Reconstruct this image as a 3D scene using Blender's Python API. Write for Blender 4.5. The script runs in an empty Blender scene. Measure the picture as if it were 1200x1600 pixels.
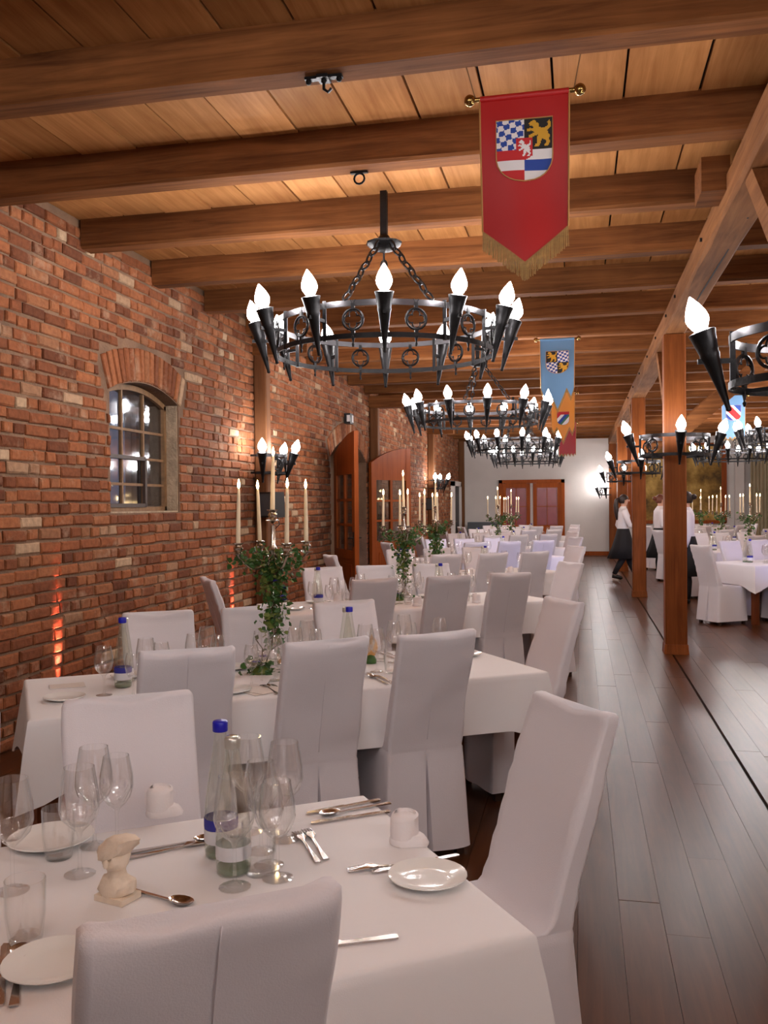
import bpy, math, random
from math import sin, cos, pi, radians as RAD, sqrt, atan2, hypot
from mathutils import Vector, Matrix, noise

random.seed(7)
S = bpy.context.scene
COL = S.collection

# ---------------------------------------------------------------- camera
F_PX, EYE = 1400.0, 1.55
YAW, ROLL, PITCH = math.atan(305 / 1400.0), 0.0085, math.atan(11.4 / 1400.0)
fw = Vector((-sin(YAW) * cos(PITCH), cos(YAW) * cos(PITCH), -sin(PITCH)))
rt = Vector((cos(YAW), sin(YAW), 0))
up = rt.cross(fw)
rt2 = cos(ROLL) * rt - sin(ROLL) * up
up2 = cos(ROLL) * up + sin(ROLL) * rt
cam = bpy.data.cameras.new('camera')
cam.sensor_fit = 'VERTICAL'; cam.sensor_height = 36.0
cam.lens = 36.0 * F_PX / 1600.0
cam.clip_start = 0.05; cam.clip_end = 200
co = bpy.data.objects.new('camera', cam); COL.objects.link(co)
m = Matrix((rt2, up2, -fw)).transposed().to_4x4(); m.translation = Vector((0, 0, EYE))
co.matrix_world = m
S.camera = co

# ---------------------------------------------------------------- world, exposure
w = bpy.data.worlds.new('dusk'); S.world = w; w.use_nodes = True
w.node_tree.nodes['Background'].inputs[0].default_value = (0.15, 0.155, 0.20, 1)
w.node_tree.nodes['Background'].inputs[1].default_value = 1.0
S.view_settings.view_transform = 'Standard'
S.view_settings.look = 'None'
S.view_settings.gamma = 1.0
S.view_settings.use_curve_mapping = False
S.view_settings.exposure = 1.06
BULB_POWER = 66.0         # emission strength of the flame bulbs
CANDLE_POWER = 30.0
cy = S.cycles
cy.max_bounces = 7; cy.diffuse_bounces = 4; cy.glossy_bounces = 4
cy.transmission_bounces = 4; cy.transparent_max_bounces = 24
cy.caustics_reflective = False; cy.caustics_refractive = False
cy.sample_clamp_indirect = 6.0
try:
    cy.use_light_tree = True; cy.use_denoising = True
except Exception:
    pass

# ---------------------------------------------------------------- materials
def lin(c):
    return tuple(((v / 255) / 12.92 if v / 255 <= 0.04045 else ((v / 255 + 0.055) / 1.055) ** 2.4) for v in c) + (1.0,)

class NT:
    def __init__(s, name):
        s.m = bpy.data.materials.new(name); s.m.use_nodes = True
        s.t = s.m.node_tree; s.n = s.t.nodes; s.l = s.t.links
        s.b = s.n['Principled BSDF']; s.out = s.n['Material Output']
    def add(s, typ, **kw):
        n = s.n.new(typ)
        for k, v in kw.items():
            setattr(n, k, v)
        return n
    def link(s, a, b): s.l.new(a, b)

def mat(name, col, rough=0.5, metal=0.0, var=0.0, vscale=8.0, bump=0.0, bscale=60.0, sheen=0.0, spec=None, emit=None, estr=0.0):
    t = NT(name); b = t.b
    b.inputs['Base Color'].default_value = lin(col)
    b.inputs['Roughness'].default_value = rough
    b.inputs['Metallic'].default_value = metal
    if sheen: b.inputs['Sheen Weight'].default_value = sheen
    if spec is not None: b.inputs['Specular IOR Level'].default_value = spec
    tc = t.add('ShaderNodeTexCoord')
    if var:
        nz = t.add('ShaderNodeTexNoise'); nz.inputs['Scale'].default_value = vscale; nz.inputs['Detail'].default_value = 4
        t.link(tc.outputs['Object'], nz.inputs['Vector'])
        mx = t.add('ShaderNodeMix', data_type='RGBA')
        mx.inputs[6].default_value = lin(tuple(max(0, v * (1 - var)) for v in col))
        mx.inputs[7].default_value = lin(tuple(min(255, v * (1 + var)) for v in col))
        t.link(nz.outputs['Fac'], mx.inputs[0]); t.link(mx.outputs[2], b.inputs['Base Color'])
    if bump:
        nb = t.add('ShaderNodeTexNoise'); nb.inputs['Scale'].default_value = bscale; nb.inputs['Detail'].default_value = 3
        t.link(tc.outputs['Object'], nb.inputs['Vector'])
        bp = t.add('ShaderNodeBump'); bp.inputs['Strength'].default_value = bump; bp.inputs['Distance'].default_value = 0.01
        t.link(nb.outputs['Fac'], bp.inputs['Height']); t.link(bp.outputs['Normal'], b.inputs['Normal'])
    if emit:
        b.inputs['Emission Color'].default_value = lin(emit); b.inputs['Emission Strength'].default_value = estr
    return t.m

def wood(name, dark, light, axis, rough=0.6, scale=6.0, bump=0.25, pvar=0.25, coat=0.0, crack=0.0):
    """grain runs along axis; every object and island gets its own tone"""
    t = NT(name); b = t.b
    tc = t.add('ShaderNodeTexCoord'); oi = t.add('ShaderNodeObjectInfo'); ge = t.add('ShaderNodeNewGeometry')
    rnd = t.add('ShaderNodeMath', operation='ADD'); t.link(oi.outputs['Random'], rnd.inputs[0]); t.link(ge.outputs['Random Per Island'], rnd.inputs[1])
    fr = t.add('ShaderNodeMath', operation='FRACT'); t.link(rnd.outputs[0], fr.inputs[0])
    mp = t.add('ShaderNodeMapping'); sc = [scale * 1.6] * 3; sc[axis] = scale * 0.09
    mp.inputs['Scale'].default_value = sc
    t.link(tc.outputs['Object'], mp.inputs['Vector'])
    mul = t.add('ShaderNodeMath', operation='MULTIPLY'); mul.inputs[1].default_value = 37.0; t.link(fr.outputs[0], mul.inputs[0])
    cb = t.add('ShaderNodeCombineXYZ')
    for i in range(3): t.link(mul.outputs[0], cb.inputs[i])
    t.link(cb.outputs[0], mp.inputs['Location'])
    n1 = t.add('ShaderNodeTexNoise'); n1.inputs['Scale'].default_value = 2.2; n1.inputs['Detail'].default_value = 7; n1.inputs['Roughness'].default_value = 0.65; n1.inputs['Distortion'].default_value = 0.6
    t.link(mp.outputs[0], n1.inputs['Vector'])
    n2 = t.add('ShaderNodeTexNoise'); n2.inputs['Scale'].default_value = 1.6; n2.inputs['Detail'].default_value = 3
    t.link(tc.outputs['Object'], n2.inputs['Vector'])
    rp = t.add('ShaderNodeValToRGB'); rp.color_ramp.elements[0].position = 0.3; rp.color_ramp.elements[1].position = 0.72
    rp.color_ramp.elements[0].color = lin(dark); rp.color_ramp.elements[1].color = lin(light)
    mixf = t.add('ShaderNodeMath', operation='MULTIPLY_ADD'); mixf.inputs[1].default_value = 0.35
    t.link(n2.outputs['Fac'], mixf.inputs[0])
    mm = t.add('ShaderNodeMath', operation='MULTIPLY'); mm.inputs[1].default_value = 0.68
    t.link(n1.outputs['Fac'], mm.inputs[0]); t.link(mm.outputs[0], mixf.inputs[2])
    t.link(mixf.outputs[0], rp.inputs['Fac'])
    hsv = t.add('ShaderNodeHueSaturation')
    mr = t.add('ShaderNodeMapRange'); mr.inputs['To Min'].default_value = 1 - pvar; mr.inputs['To Max'].default_value = 1 + pvar
    t.link(fr.outputs[0], mr.inputs['Value']); t.link(mr.outputs[0], hsv.inputs['Value'])
    t.link(rp.outputs['Color'], hsv.inputs['Color']); t.link(hsv.outputs['Color'], b.inputs['Base Color'])
    b.inputs['Roughness'].default_value = rough
    b.inputs['Specular IOR Level'].default_value = 0.27 if 'floor' in name else 0.10
    if coat:
        b.inputs['Coat Weight'].default_value = coat; b.inputs['Coat Roughness'].default_value = 0.18
    bp = t.add('ShaderNodeBump'); bp.inputs['Strength'].default_value = bump; bp.inputs['Distance'].default_value = 0.006
    t.link(n1.outputs['Fac'], bp.inputs['Height']); t.link(bp.outputs['Normal'], b.inputs['Normal'])
    return t.m

def brick_mat():
    t = NT('red_brick'); b = t.b
    tc = t.add('ShaderNodeTexCoord'); oi = t.add('ShaderNodeObjectInfo'); ge = t.add('ShaderNodeNewGeometry')
    rnd = t.add('ShaderNodeMath', operation='ADD'); t.link(oi.outputs['Random'], rnd.inputs[0]); t.link(ge.outputs['Random Per Island'], rnd.inputs[1])
    fr = t.add('ShaderNodeMath', operation='FRACT'); t.link(rnd.outputs[0], fr.inputs[0])
    rp = t.add('ShaderNodeValToRGB'); cr = rp.color_ramp
    stops = [(0.0, (100, 58, 38)), (0.15, (122, 72, 46)), (0.5, (142, 85, 54)), (0.8, (156, 97, 62)), (0.94, (142, 97, 68)), (0.985, (184, 156, 126))]
    cr.elements[0].position, cr.elements[0].color = stops[0][0], lin(stops[0][1])
    cr.elements[1].position, cr.elements[1].color = stops[1][0], lin(stops[1][1])
    for p, c in stops[2:]:
        e = cr.elements.new(p); e.color = lin(c)
    t.link(fr.outputs[0], rp.inputs['Fac'])
    n1 = t.add('ShaderNodeTexNoise'); n1.inputs['Scale'].default_value = 28; n1.inputs['Detail'].default_value = 5
    t.link(ge.outputs['Position'], n1.inputs['Vector'])
    n2 = t.add('ShaderNodeTexNoise'); n2.inputs['Scale'].default_value = 3.0; n2.inputs['Detail'].default_value = 6; n2.inputs['Roughness'].default_value = 0.7
    t.link(ge.outputs['Position'], n2.inputs['Vector'])
    mr = t.add('ShaderNodeMapRange'); mr.inputs['From Min'].default_value = 0.3; mr.inputs['From Max'].default_value = 0.7; mr.inputs['To Min'].default_value = 0.8; mr.inputs['To Max'].default_value = 1.16
    t.link(n1.outputs['Fac'], mr.inputs['Value'])
    hsv = t.add('ShaderNodeHueSaturation'); t.link(mr.outputs[0], hsv.inputs['Value']); t.link(rp.outputs['Color'], hsv.inputs['Color'])
    r2 = t.add('ShaderNodeValToRGB'); r2.color_ramp.elements[0].position = 0.55; r2.color_ramp.elements[1].position = 0.70
    t.link(n2.outputs['Fac'], r2.inputs['Fac'])
    mlt = t.add('ShaderNodeMath', operation='MULTIPLY'); mlt.inputs[1].default_value = 0.55; t.link(r2.outputs['Color'], mlt.inputs[0])
    mx = t.add('ShaderNodeMix', data_type='RGBA'); mx.inputs[7].default_value = lin((186, 158, 132))
    t.link(mlt.outputs[0], mx.inputs[0]); t.link(hsv.outputs['Color'], mx.inputs[6]); t.link(mx.outputs[2], b.inputs['Base Color'])
    b.inputs['Roughness'].default_value = 0.9; b.inputs['Specular IOR Level'].default_value = 0.2
    bp = t.add('ShaderNodeBump'); bp.inputs['Strength'].default_value = 0.7; bp.inputs['Distance'].default_value = 0.008
    t.link(n1.outputs['Fac'], bp.inputs['Height']); t.link(bp.outputs['Normal'], b.inputs['Normal'])
    return t.m

def thin_glass(name, tint=(255, 255, 255), boost=0.09, edge=(226, 230, 229)):
    """thin-walled clear glass: passes light, mirrors it by Fresnel, denser where seen edge-on"""
    t = NT(name); t.n.remove(t.b)
    tr = t.add('ShaderNodeBsdfTransparent'); gl = t.add('ShaderNodeBsdfGlossy'); gl.inputs['Roughness'].default_value = 0.05
    gl.inputs['Color'].default_value = (1, 1, 1, 1)
    lw = t.add('ShaderNodeLayerWeight'); lw.inputs['Blend'].default_value = 0.5
    pw = t.add('ShaderNodeMath', operation='POWER'); pw.inputs[1].default_value = 2.6; t.link(lw.outputs['Facing'], pw.inputs[0])
    cm = t.add('ShaderNodeMix', data_type='RGBA'); cm.inputs[6].default_value = lin(tint); cm.inputs[7].default_value = lin(edge)
    t.link(pw.outputs[0], cm.inputs[0]); t.link(cm.outputs[2], tr.inputs['Color'])
    fn = t.add('ShaderNodeMath', operation='POWER'); fn.inputs[1].default_value = 3.2; t.link(lw.outputs['Facing'], fn.inputs[0])
    ad = t.add('ShaderNodeMath', operation='MULTIPLY_ADD'); ad.inputs[1].default_value = 0.65; ad.inputs[2].default_value = boost; ad.use_clamp = True; t.link(fn.outputs[0], ad.inputs[0])
    mx = t.add('ShaderNodeMixShader'); t.link(ad.outputs[0], mx.inputs[0]); t.link(tr.outputs[0], mx.inputs[1]); t.link(gl.outputs[0], mx.inputs[2])
    t.link(mx.outputs[0], t.out.inputs['Surface'])
    return t.m

def emission(name, col, strength):
    t = NT(name); t.n.remove(t.b)
    e = t.add('ShaderNodeEmission'); e.inputs[0].default_value = lin(col); e.inputs[1].default_value = strength
    t.link(e.outputs[0], t.out.inputs['Surface'])
    return t.m

M = {}
M['brick'] = brick_mat()
M['mortar'] = mat('lime_mortar', (116, 90, 70), 0.95, var=0.35, vscale=4, bump=0.8, bscale=40)
M['reveal'] = mat('rough_lime_reveal', (166, 146, 122), 0.95, var=0.3, vscale=14, bump=1.0, bscale=50)
M['joist'] = wood('joist_timber', (64, 34, 17), (142, 90, 50), 0, 0.8, 6, 0.4, 0.22)
M['plank'] = wood('ceiling_board', (136, 84, 44), (192, 136, 84), 1, 0.6, 5, 0.2, 0.14)
M['gap'] = mat('dark_gap', (28, 16, 10), 0.9, var=0.2)
M['girder'] = wood('girder_timber', (94, 56, 30), (156, 106, 66), 1, 0.8, 6, 0.5, 0.1)
M['post'] = wood('post_timber', (98, 50, 20), (156, 88, 42), 2, 0.5, 6, 0.4, 0.1)
M['wallpost'] = wood('wall_post_timber', (82, 50, 30), (134, 90, 58), 2, 0.65, 6, 0.4, 0.1)
M['floor'] = wood('floor_board', (56, 30, 16), (98, 58, 32), 1, 0.29, 7, 0.015, 0.2)
M['plaster'] = mat('white_plaster', (214, 206, 200), 0.9, var=0.04, vscale=2, bump=0.15, bscale=20)
M['plaster2'] = mat('warm_plaster', (190, 160, 135), 0.9, var=0.05, vscale=2)
M['doorwood'] = wood('door_wood', (118, 52, 18), (164, 84, 34), 2, 0.4, 6, 0.2, 0.08)
M['fardoor'] = wood('orange_door_wood', (138, 60, 18), (184, 94, 34), 2, 0.45, 6, 0.2, 0.08)
M['pinkpane'] = mat('pink_curtained_pane', (150, 66, 72), 0.25, var=0.1)
M['iron'] = mat('wrought_iron', (30, 29, 30), 0.42, 0.75, var=0.3, vscale=20, bump=0.2, bscale=40)
M['ironband'] = mat('brushed_iron_band', (70, 68, 70), 0.34, 0.9, var=0.25, vscale=12)
M['bulb'] = emission('flame_bulb_glow', (253, 249, 249), BULB_POWER)
M['flame'] = emission('candle_flame', (255, 214, 150), CANDLE_POWER)
M['wax'] = mat('ivory_wax', (240, 220, 186), 0.5, sheen=0.0)
M['wick'] = mat('burnt_wick', (40, 30, 24), 0.9)
M['fabric'] = mat('white_cotton_cover', (218, 213, 217), 0.85, bump=0.12, bscale=300, sheen=0.15)
M['linen'] = mat('white_table_linen', (234, 231, 231), 0.8, bump=0.06, bscale=400, sheen=0.1)
M['darkleg'] = mat('dark_chair_leg', (52, 30, 20), 0.5, var=0.2)
M['tablewood'] = wood('table_wood', (76, 36, 20), (124, 66, 36), 2, 0.45, 8, 0.2, 0.1)
M['glass'] = thin_glass('clear_glass')
M['bottleglass'] = thin_glass('pale_green_bottle_glass', (250, 252, 248), 0.12, (216, 224, 212))
M['bottlebase'] = mat('thick_green_glass', (130, 146, 122), 0.15, spec=0.7)
M['pane'] = thin_glass('window_pane', (205, 208, 214), 0.10, (150, 152, 160))
M['cap'] = mat('blue_bottle_cap', (22, 22, 170), 0.35)
M['silvercap'] = mat('silver_neck_foil', (200, 198, 190), 0.3, 0.6)
M['paperlabel'] = mat('white_paper_label', (218, 218, 222), 0.6)
M['bluelabel'] = mat('blue_paper_label', (46, 48, 150), 0.6)
M['steel'] = mat('polished_cutlery', (200, 192, 186), 0.16, 1.0)
M['silver'] = mat('tarnished_silver', (176, 166, 154), 0.22, 1.0, var=0.2, vscale=30)
M['porcelain'] = mat('white_porcelain', (236, 236, 232), 0.12, spec=0.6)
M['napkin'] = mat('white_napkin', (236, 230, 230), 0.85, bump=0.1, bscale=200)
M['paper'] = mat('cream_paper', (222, 212, 204), 0.7)
M['bluepaper'] = mat('pale_blue_card', (205, 206, 244), 0.7)
M['plasterbust'] = mat('cream_plaster_cast', (228, 212, 192), 0.8, var=0.08, vscale=30, bump=0.2, bscale=60)
M['leafg'] = mat('ivy_green', (52, 88, 34), 0.45, var=0.35, vscale=40)
M['leafy'] = mat('olive_leaf', (104, 116, 52), 0.5, var=0.3, vscale=40)
M['stem'] = mat('stem_brown', (70, 58, 34), 0.8)
M['flowerb'] = mat('violet_blue_petal', (54, 44, 150), 0.6, var=0.2, vscale=60)
M['flowerw'] = mat('cream_petal', (240, 230, 205), 0.6, var=0.1, vscale=60)
M['dryleaf'] = mat('dry_tan_leaf', (200, 150, 88), 0.7, var=0.15, vscale=30)
M['black'] = mat('black_plastic', (20, 20, 22), 0.5)
M['greyplastic'] = mat('grey_plastic', (72, 76, 80), 0.5)
M['red'] = mat('red_satin', (172, 14, 14), 0.55, sheen=0.0)
M['blue'] = mat('light_blue_satin', (94, 136, 176), 0.55, sheen=0.2)
M['orange'] = mat('orange_satin', (222, 136, 34), 0.55, sheen=0.2)
M['crimson'] = mat('crimson_satin', (150, 20, 34), 0.55, sheen=0.2)
M['gold'] = mat('gold_fringe', (150, 116, 62), 0.6, 0.1, var=0.25, vscale=60)
M['braid'] = mat('gold_braid', (176, 126, 72), 0.6)
M['brass'] = mat('brass_ball', (150, 120, 70), 0.25, 1.0)
M['ewhite'] = mat('emblem_white', (226, 220, 220), 0.7)
M['eblue'] = mat('emblem_blue', (34, 66, 150), 0.7)
M['eblack'] = mat('emblem_black', (24, 20, 18), 0.7)
M['egold'] = mat('emblem_gold', (206, 152, 30), 0.6)
M['ered'] = mat('emblem_red', (190, 30, 34), 0.7)
M['egreen'] = mat('emblem_green', (60, 110, 84), 0.7)
M['string'] = mat('cord_string', (120, 84, 50), 0.8)
M['skin'] = mat('skin', (206, 158, 134), 0.5)
M['hairdark'] = mat('dark_brown_hair', (42, 26, 20), 0.45)
M['hairred'] = mat('reddish_brown_hair', (104, 54, 34), 0.45)
M['blouse'] = mat('white_blouse_cotton', (228, 222, 224), 0.8)
M['skirt'] = mat('black_cloth', (22, 20, 22), 0.8)
M['shoe'] = mat('black_leather', (18, 16, 16), 0.4)
M['curtain'] = mat('beige_curtain', (176, 160, 130), 0.85, var=0.1, vscale=3)
M['redlens'] = emission('red_lamp_lens', (255, 70, 50), 6.0)
M['lead'] = mat('dark_window_bar', (64, 46, 36), 0.6, var=0.2, vscale=20)
M['winframe'] = mat('weathered_window_frame', (128, 96, 64), 0.7, var=0.25, vscale=20)

def mural_mat():
    t = NT('faded_landscape_hanging'); b = t.b
    tc = t.add('ShaderNodeTexCoord')
    n1 = t.add('ShaderNodeTexNoise'); n1.inputs['Scale'].default_value = 1.3; n1.inputs['Detail'].default_value = 7; n1.inputs['Roughness'].default_value = 0.62
    t.link(tc.outputs['Object'], n1.inputs['Vector'])
    rp = t.add('ShaderNodeValToRGB'); cr = rp.color_ramp
    cr.elements[0].position, cr.elements[0].color = 0.36, lin((84, 62, 28))
    cr.elements[1].position, cr.elements[1].color = 0.62, lin((206, 166, 90))
    e = cr.elements.new(0.48); e.color = lin((148, 112, 50))
    t.link(n1.outputs['Fac'], rp.inputs['Fac']); t.link(rp.outputs['Color'], b.inputs['Base Color'])
    b.inputs['Roughness'].default_value = 0.8
    return t.m
M['mural'] = mural_mat()

# ---------------------------------------------------------------- mesh helpers
class MB:
    def __init__(s): s.v = []; s.f = []; s.mi = []
    def add(s, vs, fs, mi=0):
        o = len(s.v); s.v += [tuple(p) for p in vs]; s.f += [tuple(i + o for i in f) for f in fs]; s.mi += [mi] * len(fs)
    def box(s, c, d, rz=0.0, mi=0, M4=None, top=None):
        x, y, z = d[0] / 2, d[1] / 2, d[2] / 2
        tx = ty = 1.0
        if top: tx, ty = top
        vs = [(-x, -y, -z), (x, -y, -z), (x, y, -z), (-x, y, -z), (-x * tx, -y * ty, z), (x * tx, -y * ty, z), (x * tx, y * ty, z), (-x * tx, y * ty, z)]
        if M4 is not None: vs = [M4 @ Vector(v) for v in vs]
        elif rz: vs = [(v[0] * cos(rz) - v[1] * sin(rz), v[0] * sin(rz) + v[1] * cos(rz), v[2]) for v in vs]
        vs = [(v[0] + c[0], v[1] + c[1], v[2] + c[2]) for v in vs]
        s.add(vs, [(0, 3, 2, 1), (4, 5, 6, 7), (0, 1, 5, 4), (1, 2, 6, 5), (2, 3, 7, 6), (3, 0, 4, 7)], mi)
    def beam(s, a, b, wd, ht, mi=0, ref=Vector((0, 0, 1))):
        a, b = Vector(a), Vector(b); d = (b - a).normalized()
        if abs(d.dot(ref)) > 0.98: ref = Vector((0, 1, 0))
        sx = d.cross(ref).normalized(); sy = sx.cross(d)
        vs = [p + sx * (i * wd / 2) + sy * (j * ht / 2) for p in (a, b) for i, j in ((-1, -1), (1, -1), (1, 1), (-1, 1))]
        s.add(vs, [(3, 2, 1, 0), (4, 5, 6, 7), (0, 1, 5, 4), (1, 2, 6, 5), (2, 3, 7, 6), (3, 0, 4, 7)], mi)
    def lathe(s, prof, n=16, c=(0, 0, 0), mi=0, cap0=True, cap1=True, M4=None):
        vs = []; fs = []
        for r, z in prof:
            for i in range(n):
                a = 2 * pi * i / n
                p = Vector((r * cos(a), r * sin(a), z))
                if M4 is not None: p = M4 @ p
                vs.append((p[0] + c[0], p[1] + c[1], p[2] + c[2]))
        for k in range(len(prof) - 1):
            for i in range(n):
                j = (i + 1) % n
                fs.append((k * n + i, k * n + j, (k + 1) * n + j, (k + 1) * n + i))
        if cap0: fs.append(tuple(reversed(range(n))))
        if cap1: fs.append(tuple(range((len(prof) - 1) * n, len(prof) * n)))
        s.add(vs, fs, mi)
    def tube(s, path, r, n=8, closed=False, mi=0, flat=None):
        P = [Vector(p) for p in path]; vs = []; fs = []; L = len(P)
        prev = None
        for i, p in enumerate(P):
            if closed: d = (P[(i + 1) % L] - P[i - 1])
            else: d = P[min(i + 1, L - 1)] - P[max(i - 1, 0)]
            d.normalize()
            if prev is None:
                ref = Vector((0, 0, 1)) if abs(d.z) < 0.9 else Vector((1, 0, 0))
                sx = d.cross(ref).normalized()
            else:
                sx = (prev - d * prev.dot(d)).normalized()
            prev = sx; sy = d.cross(sx)
            rr = r[i] if isinstance(r, (list, tuple)) else r
            for k in range(n):
                a = 2 * pi * k / n
                vs.append(p + sx * (rr * cos(a)) + sy * (rr * sin(a)))
        m2 = L if closed else L - 1
        for i in range(m2):
            i2 = (i + 1) % L
            for k in range(n):
                k2 = (k + 1) % n
                fs.append((i * n + k, i * n + k2, i2 * n + k2, i2 * n + k))
        if not closed:
            fs.append(tuple(reversed(range(n)))); fs.append(tuple(range((L - 1) * n, L * n)))
        s.add(vs, fs, mi)
    def band(s, R, z0, z1, th, n=48, a0=0.0, a1=2 * pi, mi=0):
        full = abs(a1 - a0 - 2 * pi) < 1e-6; vs = []; fs = []
        k = n if full else n + 1
        for i in range(k):
            a = a0 + (a1 - a0) * i / n
            for r, z in ((R, z0), (R + th, z0), (R + th, z1), (R, z1)):
                vs.append((r * cos(a), r * sin(a), z))
        for i in range(n):
            j = (i + 1) % k
            for q in range(4):
                q2 = (q + 1) % 4
                fs.append((i * 4 + q, j * 4 + q, j * 4 + q2, i * 4 + q2))
        if not full:
            fs.append((0, 1, 2, 3)); fs.append(tuple(reversed(range((k - 1) * 4, k * 4))))
        s.add(vs, fs, mi)
    def prism(s, poly, h0, h1, M4=None, mi=0):
        """poly in xy, extruded z h0..h1, then M4"""
        n = len(poly)
        vs = [Vector((p[0], p[1], h0)) for p in poly] + [Vector((p[0], p[1], h1)) for p in poly]
        if M4 is not None: vs = [M4 @ v for v in vs]
        fs = [tuple(reversed(range(n))), tuple(range(n, 2 * n))] + [(i, (i + 1) % n, n + (i + 1) % n, n + i) for i in range(n)]
        s.add(vs, fs, mi)
    def ball(s, c, r, n=12, m_=8, sc=(1, 1, 1), mi=0):
        prof = [(max(r * sin(pi * i / m_), r * 0.02), -r * cos(pi * i / m_)) for i in range(m_ + 1)]
        s.lathe(prof, n, c, mi, M4=Matrix.Diagonal((sc[0], sc[1], sc[2])))
    def rings(s, R, cap0=True, cap1=True, mi=0):
        n = len(R[0]); vs = [p for r in R for p in r]; fs = []
        for k in range(len(R) - 1):
            for i in range(n):
                j = (i + 1) % n
                fs.append((k * n + i, k * n + j, (k + 1) * n + j, (k + 1) * n + i))
        if cap0: fs.append(tuple(reversed(range(n))))
        if cap1: fs.append(tuple(range((len(R) - 1) * n, len(R) * n)))
        s.add(vs, fs, mi)
    def mesh(s, name, mats, smooth=None):
        me = bpy.data.meshes.new(name); me.from_pydata(s.v, [], s.f); me.update()
        for mm in (mats if isinstance(mats, (list, tuple)) else [mats]): me.materials.append(mm)
        if any(s.mi): me.polygons.foreach_set('material_index', s.mi)
        if smooth is not None:
            me.polygons.foreach_set('use_smooth', [True] * len(me.polygons))
            if smooth < 180: me.set_sharp_from_angle(angle=RAD(smooth))
        return me
    def obj(s, name, mats, parent=None, smooth=None, loc=None, kind=None, label=None):
        return place(name, s.mesh(name, mats, smooth), parent, loc, kind=kind, label=label)

def place(name, me, parent=None, loc=None, rz=0.0, kind=None, label=None):
    o = bpy.data.objects.new(name, me); COL.objects.link(o)
    if parent is not None: o.parent = parent
    if loc is not None: o.location = loc
    if rz: o.rotation_euler = (0, 0, rz)
    if kind: o['kind'] = kind
    if label: o['label'] = label
    return o

def tag(o, label, cat, group=None, kind=None):
    o['label'] = label; o['category'] = cat
    if group: o['group'] = group
    if kind: o['kind'] = kind
    return o

def thing(name, label, cat, loc=(0, 0, 0), rz=0.0, group=None):
    o = bpy.data.objects.new(name, None); COL.objects.link(o)
    o.empty_display_size = 0.05
    o.location = loc; o.rotation_euler = (0, 0, rz)
    return tag(o, label, cat, group)

KIDS = {}
def kids(o):
    return list(o.children)
def copy_tree(o, label=None, loc=None, rz=None, group=None, parent=None, top=True):
    c = o.copy(); COL.objects.link(c)
    if top:
        if label: c['label'] = label
        if loc is not None: c.location = loc
        if rz is not None: c.rotation_euler = (0, 0, rz)
        if group: c['group'] = group
    else:
        c.parent = parent
    for ch in kids(o): copy_tree(ch, parent=c, top=False)
    return c
# ================================================================ ROOM SHELL
XL, XR, YB, YF = -3.58, 5.5, -8.5, 27.2
ZC, ZJ = 3.66, 3.45                       # ceiling boards, underside of joists

def struct(name, mb, m_, smooth=None):
    o = mb.obj(name, m_, smooth=smooth); o['kind'] = 'structure'; return o

# ---- floor with boards
mb = MB(); mb.box(((XL + XR) / 2, (YB + YF) / 2, -0.075), (XR - XL + 0.4, YF - YB + 0.4, 0.11))
floor = struct('floor', mb, M['gap'])
cells = []
PW = 0.155
x = XL
row = 0
while x < XR - 0.01:
    y = YB - random.uniform(0, 2.2)
    while y < YF:
        L = random.uniform(1.9, 2.8)
        y0, y1 = max(y, YB), min(y + L, YF)
        if y1 - y0 > 0.05: cells.append((x, y0, y1, random.uniform(-0.0010, 0.0006)))
        y += L
    x += PW
    if abs(x - 0.93) < PW * 0.55: x += 0.018    # open joint along the posts
    row += 1
def vis(c):
    return 1 if (-0.75 < c[0] < 2.7 and c[2] > 1.2) else 0
cells.sort(key=lambda c: (-vis(c), (c[1] + c[2]) / 2 + abs(c[0] - 0.6)))
rest = MB(); plank_meshes = {}
for i, (x0, y0, y1, dz) in enumerate(cells):
    if i < 300 and vis((x0, y0, y1)):
        q = MB(); L = y1 - y0
        q.box((0, 0, -0.01), (PW - 0.0014, L - 0.002, 0.02))
        q.obj('floor_board', M['floor'], floor, loc=(x0 + PW / 2, (y0 + y1) / 2, dz))
    else:
        rest.box((x0 + PW / 2, (y0 + y1) / 2, -0.01 + dz), (PW - 0.0014, y1 - y0 - 0.002, 0.02))
rest.obj('floor_boards', M['floor'], floor, kind='stuff')

# ---- ceiling: slab, boards, joists
mb = MB(); mb.box(((XL + XR) / 2, (YB + YF) / 2, ZC + 0.10), (XR - XL + 0.4, YF - YB + 0.4, 0.12))
ceiling = struct('ceiling', mb, M['gap'])
JP = 1.11
joist_y = [3.75 + JP * k for k in range(-11, 22)]
x = XL; BW = 0.355
while x < XR:
    k = random.randint(0, 2)
    ys = [YB] + [joist_y[i] + 0.085 for i in range(k + 2, len(joist_y), 5)] + [YF]
    bw = BW * random.uniform(0.9, 1.08)
    for a, b in zip(ys[:-1], ys[1:]):
        if b - a < 0.1: continue
        q = MB(); q.box((0, 0, 0.015), (min(bw, XR - x) - random.uniform(0.008, 0.016), b - a - 0.004, 0.03))
        q.obj('ceiling_board', M['plank'], ceiling, loc=(x + bw / 2, (a + b) / 2, ZC + random.uniform(-0.004, 0.004)))
    x += bw
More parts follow.
